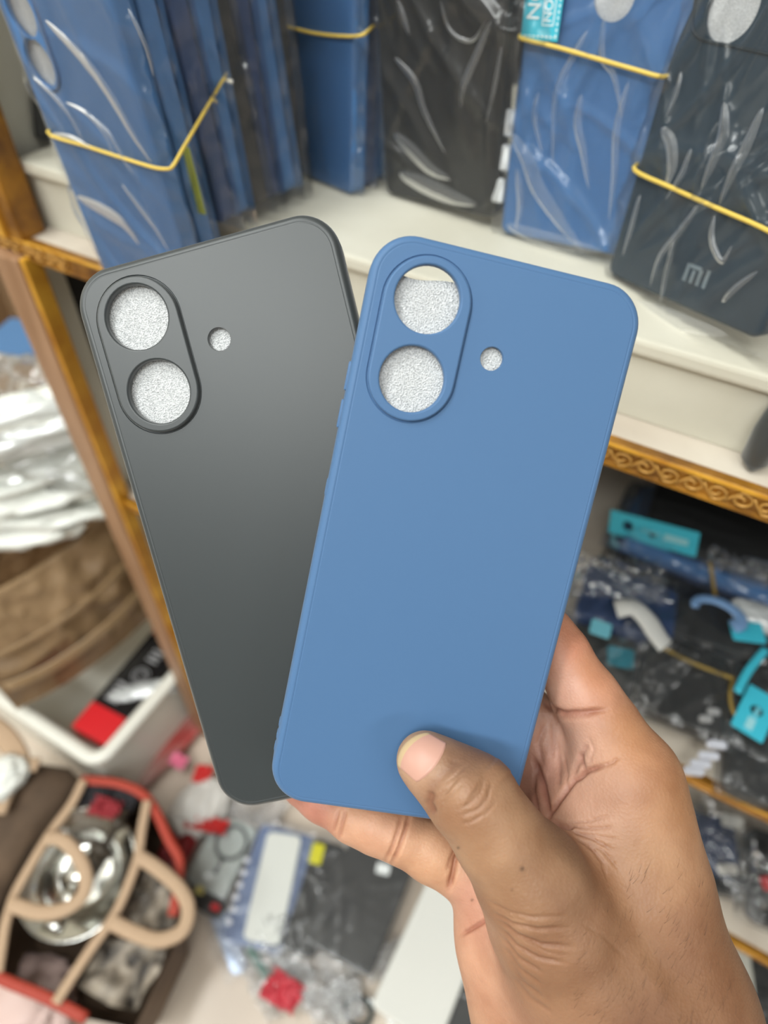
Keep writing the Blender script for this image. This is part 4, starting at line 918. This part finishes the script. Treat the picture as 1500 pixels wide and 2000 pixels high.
for i, (c, lb) in enumerate(stk):
    mw = Matrix.Translation((.088 + [0, .004, -.003, .002, .012][i], .455 + [0, -.004, .003, -.003, .004][i], Z2 + .0115 * (i + 1) + .0015 * i)) @ Matrix.Rotation(math.radians(90 + [0, 2, -2, 1, 3][i]), 4, 'Z')
    t = empty('bagged_phone_case', mw, f'{lb} of the flat banded stack under the scroll moulding', 'phone case', 'flat stack in the upper compartment')
    slab('silicone_case', None, .077, .163, .0092, .009, MAT[c], .0015, t)
    link('plastic_bag', bag_mesh(.077, .163, .009, 80 + i, nx=44, ny=72, ridges=20, amp=.0016, mx=.008), MAT['film'], True, parent=t)
band('dull yellow rubber band round the flat stack in the upper compartment', [PY(1386, 1095, .412), PY(1392, 1130, .405), PY(1398, 1172, .404)], 'bandd', d=.003)
# cyan hang card on top of the stack
p0, p1, p2, p3 = PY(1193, 1000, .425), PY(1367, 1046, .415), PY(1358, 1079, .412), PY(1189, 1040, .42)
ctr = (p0 + p1 + p2 + p3) / 4; mw = frame(ctr, p1 - p0, (p0 - p3).cross(p1 - p0) * -1)
if mw.col[2].xyz.dot(Vector(EYE) - ctr) < 0: mw = frame(ctr, p1 - p0, (p0 - p3).cross(p1 - p0))
wd, hh_ = (p1 - p0).length, (p0 - p3).length * 1.12
def hangcard(label, mw, wd, hh_, hole=.22, words=True):
    V = []; Fc = []; o_ = rr(wd, hh_, .001, 3); hcx = -wd * (.5 - hole); hc = circ(hcx, 0, hh_ * .2, 20)
    plate(V, Fc, o_, [hc], 0); b0 = len(Fc); plate(V, Fc, o_, [hc], -.0006)
    for i in range(b0, len(Fc)): Fc[i] = Fc[i][::-1]
    loft(V, Fc, [(o_, 0), (o_, -.0006)], True); loft(V, Fc, [(hc, 0), (hc, -.0006)])
    t = mesh('hang_card', V, Fc, MAT['cyan']); t.matrix_world = mw; tag(t, label, 'label')
    if words:
        box('printed_line', wd * -.12, wd * .10, hh_ * -.05, hh_ * .08, .0001, .0004, mat('faint_print', (110, 190, 205), .5), 0, t)
        box('printed_line', wd * .14, wd * .40, hh_ * -.14, hh_ * .10, .0001, .0004, mat('faint_print2', (150, 205, 212), .5), 0, t)
    return t
hangcard('long cyan hang card lying on top of the flat stack below the scroll moulding', mw, wd, hh_)
# black case standing at the back with two lit camera holes
c = PY(1250, 1010, .50); mw = frame(c, (1, .12, 0), (0, -1, .35))
t = empty('bagged_phone_case', mw @ Matrix.Translation((.018, -.045, 0)), 'black case standing in the dark behind the stack, two foam-filled camera holes showing', 'phone case')
case_body('silicone_case', .077, .15, MAT['black'], dict(holes=[(-.0275, .051, .0075), (-.0085, .046, .0085)]), parent=t, r=.01)
box('foam_insert', -.034, .034, -.07, .07, -.0045, -.0032, MAT['foam'], parent=t)
# heap at the front of the upper compartment
Zs = Z2
t1, m1, w1, l1 = bagflat('large black case in wrinkled bag with a dull band, front of the upper compartment', [(1285, 1235), (1445, 1300), (1400, 1432), (1225, 1372)], Zs + .030, 'coal', 91, bagkw=dict(ridges=22, amp=.0024, wsc=1.5, rough=.5, mx=.008, spread=.8))
band('dull rubber band across the large black case in the upper compartment', [PZ(1290, 1262, Zs + .034), PZ(1330, 1284, Zs + .034), PZ(1380, 1306, Zs + .034), PZ(1432, 1325, Zs + .032)], 'bandd', d=.003)
band('thin curved rubber band hanging beside the coiled black bag', [PZ(1432, 1325, Zs + .030), PZ(1426, 1355, Zs + .034), PZ(1430, 1385, Zs + .034), PZ(1440, 1402, Zs + .034)], 'bandd', d=.0026)
bagflat('black case lying askew at the right of the upper compartment front', [(1440, 1270), (1560, 1330), (1500, 1480), (1400, 1430)], Zs + .018, 'coal', 92, bagkw=dict(ridges=22, amp=.0024, wsc=1.5, rough=.5, mx=.010, spread=.8))
bagflat('dark case in crumpled bag at the lower right, over the middle shelf edge', [(1440, 1430), (1580, 1480), (1560, 1590), (1400, 1530)], Zs + .012, 'coal', 93, bagkw=dict(ridges=22, amp=.0024, wsc=1.5, rough=.5, mx=.006, spread=.8))
bagflat('navy case in bag lying behind the white foam scrap', [(1150, 1095), (1330, 1160), (1310, 1250), (1120, 1200)], Zs + .034, 'navy', 94, bagkw=dict(ridges=22, amp=.0024, wsc=1.5, rough=.5, mx=.010, spread=.9))
bagflat('dark grey case lying next to the fingertip in the upper compartment', [(1120, 1180), (1260, 1230), (1240, 1370), (1110, 1320)], Zs + .016, mat('dark_grey_silicone', (62, 62, 58), .5), 95, bagkw=dict(ridges=16, amp=.0018, wsc=1.6, rough=.5, mx=.008, spread=.9))
bagflat('dark case in glossy bag in front of the flat stack, under the blue hook', [(1330, 1140), (1540, 1200), (1500, 1290), (1300, 1230)], Zs + .030, 'coal', 96, bagkw=dict(ridges=22, amp=.0024, wsc=1.5, rough=.5, mx=.010, spread=.9))
wf = mat('white_foam_scrap', (200, 200, 196), .6)
o = strap('foam_scrap', [PZ(1203, 1190, Zs + .05), PZ(1235, 1186, Zs + .054), PZ(1262, 1208, Zs + .052), PZ(1282, 1238, Zs + .05), PZ(1300, 1262, Zs + .046)], .016, .004, wf); tag(o, 'long curved white foam scrap left of the large black case', 'foam scrap')
ctr = PZ(1402, 1196, Zs + .06); hk = []
for k in range(15):
    a = math.radians(200 - k * 17.5); hk.append(ctr + Vector((.0165 * math.cos(a), .0105 * math.sin(a), 0)))
o = strap('hook_tab', hk, lambda t: .006 + .005 * t, .003, mat('pale_blue_plastic', (116, 150, 192), .45), n=2); tag(o, 'pale blue C-shaped plastic hook lying on the dark bags', 'hook')
def card(nm, label, corners, Z, M, h=.001, cat='label'):
    mw, Wd, Ln = flat(*corners, Z); o = slab(nm, mw, Wd, Ln, h, .002, M, .0002); return tag(o, label, cat)
card('hang_card', 'folded cyan card right of the pale blue hook', [(1424, 1212), (1505, 1222), (1480, 1252), (1432, 1246)], Zs + .056, MAT['cyan'])
card('hang_card', 'rounded cyan card partly under the grey case by the fingertip', [(1190, 1258), (1240, 1272), (1236, 1306), (1184, 1298)], Zs + .030, mat('deep_cyan_card', (30, 120, 138), .5))
card('hang_card', 'pale cyan card scrap just right of the index finger', [(1158, 1205), (1196, 1222), (1190, 1246), (1150, 1236)], Zs + .046, mat('pale_cyan_card', (110, 180, 196), .4))
mw, wd_, ln_ = flat((1462, 1338), (1530, 1370), (1482, 1452), (1430, 1412), Zs + .036)
hangcard('cyan hang card with a round hole at the right end of the upper compartment', mw @ Matrix.Rotation(math.radians(-90), 4, 'Z'), ln_ * 1.0, wd_, .45)
o = strap('cyan_strip', pz([(1496, 1268), (1462, 1310), (1440, 1352)], Zs + .04), .006, .002, MAT['cyan']); tag(o, 'thin cyan strip standing on edge above the holed cyan card', 'strip')
crumple('white_wrap', PZ(1480, 1205, Zs + .052), .02, .012, .006, bagw, 51, 'white crumpled wrap above the folded cyan card', 'wrap')
# row of pale teeth of a folded bag
for i, (px, py) in enumerate(((1402, 1452), (1386, 1474), (1370, 1490), (1357, 1504))):
    o = slab('white_clip', frame(PZ(px, py, Zs + .026), (1, .45, 0), (0, 0, 1)), .014, .0055, .004, .0025, mat('grey_white_plastic', (196, 198, 208), .4), .001); tag(o, ['first', 'second', 'third', 'fourth'][i] + ' pale clip of the row running down to the middle shelf edge', 'clip', 'pale clips in a row')
for i, (px, py) in enumerate(((1396, 1388), (1380, 1402))):
    o = slab('grey_clip', frame(PZ(px, py, Zs + .034), (1, .45, 0), (0, 0, 1)), .009, .005, .004, .002, mat('mid_grey_plastic', (150, 150, 150), .4), .001); tag(o, ['upper', 'lower'][i] + ' small grey clip between the large black case and the holed cyan card', 'clip', 'small grey clips')
scrap('clear_bag_edge', PZ(1182, 1140, Zs + .055), .045, .022, 0.008, bagc, 53, 'clear crumpled bag end beside the blue case edge under the cyan hang card', 'bag', rot=.4)
scrap('clear_bag_edge', PZ(1236, 1318, Zs + .030), .028, .04, 0.008, MAT['film'], 54, 'clear crumpled bag end between the fingertip and the large black case', 'bag', rot=-.3)
scrap('clear_bag_edge', PZ(1470, 1135, Zs + .070), .04, .012, 0.008, MAT['film'], 56, 'clear slack bag lying along the top of the flat stack', 'bag', rot=.1)
# middle compartment
Zm = Z3
bagflat('navy case in glossy bag in the middle compartment beside the wrist', [(1290, 1560), (1430, 1610), (1450, 1700), (1330, 1690)], Zm + .04, 'navy', 101, bagkw=dict(ridges=22, amp=.0024, wsc=1.5, rough=.5, mx=.008, spread=.9))
bagflat('dark case underneath the navy one in the middle compartment', [(1310, 1620), (1460, 1660), (1440, 1740), (1340, 1730)], Zm + .022, 'coal', 102, bagkw=dict(ridges=22, amp=.0024, wsc=1.5, rough=.5, mx=.008, spread=.9))
bagflat('charcoal case in a bag at the right side of the middle compartment', [(1460, 1610), (1570, 1650), (1560, 1830), (1465, 1790)], Zm + .03, 'coal', 103, bagkw=dict(ridges=24, amp=.0028, wsc=1.5, mx=.010, spread=.9))
card('white_card', 'small rounded white card above the navy case in the middle compartment', [(1412, 1588), (1456, 1600), (1450, 1622), (1408, 1608)], Zm + .055, mat('white_card', (214, 212, 204), .5), .002)
card('white_card', 'crumpled white oval card below the navy case in the middle compartment', [(1402, 1690), (1440, 1686), (1440, 1708), (1404, 1706)], Zm + .045, mat('white_card', (214, 212, 204), .5), .002)
card('red_card', 'small red card in the bag at the right of the middle compartment', [(1488, 1714), (1510, 1710), (1510, 1738), (1490, 1738)], Zm + .04, red, .002)
scrap('clear_bag_edge', PZ(1420, 1670, Zm + .05), .05, .03, 0.008, bagc, 55, 'clear crumpled bag on top of the navy case in the middle compartment', 'bag', rot=-.5)
# bottom compartment
card('white_card', 'upright white card in the bottom compartment under the lowest gold edge', [(1402, 1838), (1472, 1850), (1466, 1945), (1410, 1925)], .14, mat('grey_white_card', (190, 188, 178), .5), .006)
bagflat('dark case in clear bag in the bottom compartment beside the white card', [(1440, 1860), (1570, 1900), (1550, 2060), (1430, 2030)], .13, 'coal', 105, bagkw=dict(ridges=24, amp=.0028, wsc=1.5, mx=.012, spread=.9))
# black rounded thing at the right edge of the top shelf
c = PY(1508, 842, FY + .014); V, Fc = sweep([c + Vector((0, 0, -.020)), c + Vector((.0, 0, -.017)), c + Vector((0, 0, 0)), c + Vector((0, 0, .012)), c + Vector((0, 0, .016))], lambda t: [.006, .013, .015, .013, .006][min(4, int(t * 4 + .5))], .011, (0, -1, 0), 16)
tag(mesh('black_charger', V, Fc, MAT['black'], True), 'black rounded object on the ledge of the top shelf at the right frame edge', 'charger')
# ------------------------------------------------------------------ floor items in the middle
clear_grey = mat('frosted_clear_case', (176, 184, 182), .3, coat=.5)
def ringat(p, mw, r, w_, M, nm, parent):
    P = [Vector((p.x + r * math.cos(a), p.y + r * math.sin(a), p.z)) for a in [k * math.pi / 16 for k in range(32)]]
    return strap(nm, P, w_, .0015, M, closed=True, parent=parent, n=1)
mw, Wd, Ln = flat((422, 1590), (502, 1612), (440, 1765), (366, 1716), .02)
t = empty('magnetic_phone_case', mw, 'frosted clear case with grey magnet ring, on the floor by the tote handle', 'phone case')
slab('clear_case', None, Wd, Ln, .010, .008, clear_grey, .002, t)
q = local(mw, PZ(452, 1646, .02)); q.z = .0006; ringat(q, mw, .021, .005, mat('grey_ring', (66, 72, 72), .4), 'magnet_ring', t)
q = local(mw, PZ(427, 1692, .02)); box('magnet_bar', q.x - .003, q.x + .003, q.y - .010, q.y + .010, 0, .0012, mat('grey_ring', (66, 72, 72), .4), .0004, t)
link('plastic_bag', bag_mesh(Wd, Ln, .01, 111, nx=44, ny=72, ridges=5, amp=.0010, wsc=1.6, rough=.3, mx=.010, spread=.8), MAT['filmc'], True, parent=t)
mw, Wd, Ln = flat((506, 1600), (618, 1640), (548, 1862), (436, 1838), .022)
t = empty('bagged_case_packet', mw, 'blue-bordered packet holding a long white card, on the floor', 'phone case')
bb = mat('blue_grey_border', (98, 116, 152), .4)
slab('packet_tray', None, Wd, Ln, .012, .010, bb, .002, t)
mw2, W2, L2 = flat((534, 1625), (603, 1637), (534, 1842), (459, 1832), .026); 
o = slab('white_card', mw2, W2 * .97, L2, .003, .008, mat('white_insert_card', (214, 216, 210), .45), .0006); o.parent = t; o.matrix_parent_inverse = mw.inverted()
link('plastic_bag', bag_mesh(Wd, Ln, .012, 112, nx=44, ny=72, ridges=14, amp=.0016, wsc=1.6, rough=.4, mx=.014, spread=.8), MAT['film'], True, parent=t)
for i in range(6):  # white dots standing in for highlights along the blue border
    q = local(mw, PZ(482 - i * 7, 1680 + i * 24, .024)); o = slab('border_highlight', None, .008, .008, .003, .0038, mat('highlight_white', (226, 228, 236), .2), .001, t); o.location = (q.x, q.y, .003)
bagflat('narrow black packet with a yellow label beside the white insert card', [(618, 1635), (690, 1660), (600, 1865), (548, 1850)], .03, 'coal', 113, bagkw=dict(ridges=22, amp=.0024, wsc=1.5, rough=.5, mx=.012, spread=.7))
card('yellow_label', 'yellow label strip on the narrow black packet below the little finger', [(611, 1645), (634, 1650), (627, 1690), (603, 1684)], .036, mat('yellow_card', (206, 200, 40), .4), .0012)
t, mw, Wd, Ln = bagflat('large dark packet with faint zigzag print lying on the floor below the little finger', [(700, 1655), (838, 1712), (690, 1892), (580, 1812)], .032, mat('dark_grey_card', (46, 46, 45), .5), 114, bagkw=dict(ridges=16, amp=.0018, wsc=1.6, rough=.5, mx=.010, spread=.6))
for i, (a, b_) in enumerate((((640, 1800), (665, 1740)), ((668, 1738), (672, 1810)), ((676, 1812), (690, 1750)))):
    A1, B1 = local(mw, PZ(*a, .032)), local(mw, PZ(*b_, .032)); A1.z = B1.z = .0005
    V, Fc = sweep([A1, (A1 + B1) / 2, B1], .009, .0006, (0, 0, 1), 6); mesh('printed_stroke', V, Fc, mat('black_print', (44, 44, 44), .5), False, t)
card('white_sticker', 'small white round sticker at the top of the large dark packet', [(737, 1684), (764, 1690), (758, 1710), (734, 1704)], .038, MAT['white'], .0012)
wb = mat('glossy_white_carton', (226, 226, 220), .16, coat=.6)
mw, Wd, Ln = flat((862, 1728), (975, 1790), (835, 2040), (700, 1940), .045)
o = slab('white_box', mw, Wd, Ln, .04, .006, wb, .002); tag(o, 'long glossy white box on the floor behind the edge of the palm', 'box')
bagflat('dark bagged case squeezed between the white box and the wrist', [(920, 1800), (1010, 1830), (930, 2060), (850, 2010)], .035, mat('dark_grey_card', (46, 46, 45), .5), 115, bagkw=dict(ridges=22, amp=.0024, wsc=1.5, rough=.5, mx=.012, spread=.7))
bagflat('clear-bagged silver-blue packet at the lower side of the blue-bordered packet', [(362, 1790), (390, 1782), (520, 1842), (490, 1872)], .012, mat('silver_blue', (176, 190, 214), .25, metal=.3), 116, T=.005, bagkw=dict(ridges=22, amp=.0024, wsc=1.5, rough=.5, mx=.010, spread=.9))
bagflat('dark cable packet between the tote handle and the blue-bordered packet', [(380, 1722), (445, 1760), (432, 1800), (372, 1765)], .016, 'coal', 117, T=.006, bagkw=dict(ridges=16, amp=.0018, wsc=1.6, rough=.5, mx=.008, spread=.9))
card('red_tag', 'tiny red tag on the dark cable packet', [(414, 1762), (430, 1768), (426, 1782), (410, 1774)], .022, red, .001); card('yellow_dot', 'pale yellow dot sticker above the red tag on the cable packet', [(383, 1728), (400, 1734), (396, 1748), (380, 1744)], .022, mat('pale_yellow', (216, 206, 130), .5), .001)
for i, (px, py, sx, sy, rt, lb) in enumerate(((520, 1900, .045, .022, -.4, 'clear crumpled bag left of the red scrap near the bottom'), (600, 1935, .045, .02, .2, 'clear crumpled bag right of the red scrap near the bottom'), (665, 1915, .04, .02, -.7, 'clear crumpled bag below the large dark packet'),
      (655, 1965, .03, .02, .9, 'clear crumpled bag left of the dark teal ring'), (560, 1850, .05, .016, -.5, 'clear crumpled bag end below the white insert card'), (790, 1860, .05, .014, .9, 'clear bag fold between the dark packet and the white box'), (500, 1580, .04, .02, .1, 'clear crumpled bag just under the foot of the black case'))):
    scrap('clear_bag', PZ(px, py, .006), sx * 1.15, sy * 1.2, .011, film('milky_crumpled_film', milk=.24, tint=(232, 236, 238), gloss=.12, rough=.07, fk=.9), 60 + i, lb, 'bag', rot=rt)
scrap('red_scrap', PZ(553, 1938, .024), .024, .017, 0.005, mat('crimson_wrap', (196, 60, 72), .35), 71, 'crimson wrapper scrap on the clear bags near the bottom edge', 'wrapper', rot=0)
scrap('green_scrap', PZ(505, 1880, .020), .022, .005, 0.003, mat('sea_green_wrap', (90, 130, 118), .35), 72, 'dull green wrapper scrap just above the crimson one', 'wrapper', rot=-.35)
q = PZ(700, 1977, .01); P = [q + Vector((.016 * math.cos(a), .014 * math.sin(a), .004)) for a in [k * math.pi / 12 for k in range(24)]]
o = strap('dark_ring', P, .006, .008, mat('dark_teal_plastic', (34, 52, 54), .3), closed=True, n=1); tag(o, 'dark teal plastic ring lying by the corner of the white box', 'ring')
o = strap('pale_twine', pz([(720, 1950), (745, 1975), (770, 2010)], .014), .006, .006, bagw); tag(o, 'pale cord curving along the near corner of the white box', 'cord')
# red and white wrappers beside the tray
redw = mat('red_white_wrapper', (206, 190, 178), .4, rgb2=(178, 60, 58), vscale=16, stretch=(1, .3, 1))
mw, Wd, Ln = flat((330, 1395), (385, 1352), (300, 1540), (245, 1560), .03)
crumple('printed_wrapper', PZ(308, 1460, .015), .035, .10, .012, redw, 81, 'long wrapper with red streaks lying beside the white tray', 'wrapper', rot=-.15, amp=.3)
crumple('white_packet', PZ(392, 1575, .025), .035, .045, .018, mat('white_wrapper', (216, 212, 206), .4), 82, 'white crumpled packet beside the foot of the black case', 'packet', rot=-.2, amp=.3)
scrap('red_wrapper', PZ(405, 1612, .03), .03, .010, 0.005, mat('bright_red_wrapper', (200, 42, 40), .4), 83, 'red wrapper strip at the lower side of the white crumpled packet', 'wrapper', rot=.35)
scrap('red_wrapper', PZ(398, 1515, .03), .014, .014, 0.005, mat('bright_red_wrapper', (200, 42, 40), .4), 84, 'small red scrap above the white crumpled packet', 'wrapper', rot=.35)
scrap('pink_scrap', PZ(350, 1489, .02), .014, .010, 0.005, mat('pink_wrapper', (232, 130, 160), .5), 85, 'small pink scrap left of the foot of the black case', 'wrapper', rot=0)
crumple('dark_red_wrapper', PZ(345, 1660, .02), .02, .05, .012, mat('dark_red_wrapper', (136, 30, 34), .5), 86, 'dark red wrapper between the tote bag and the magnetic case', 'wrapper', rot=.2)
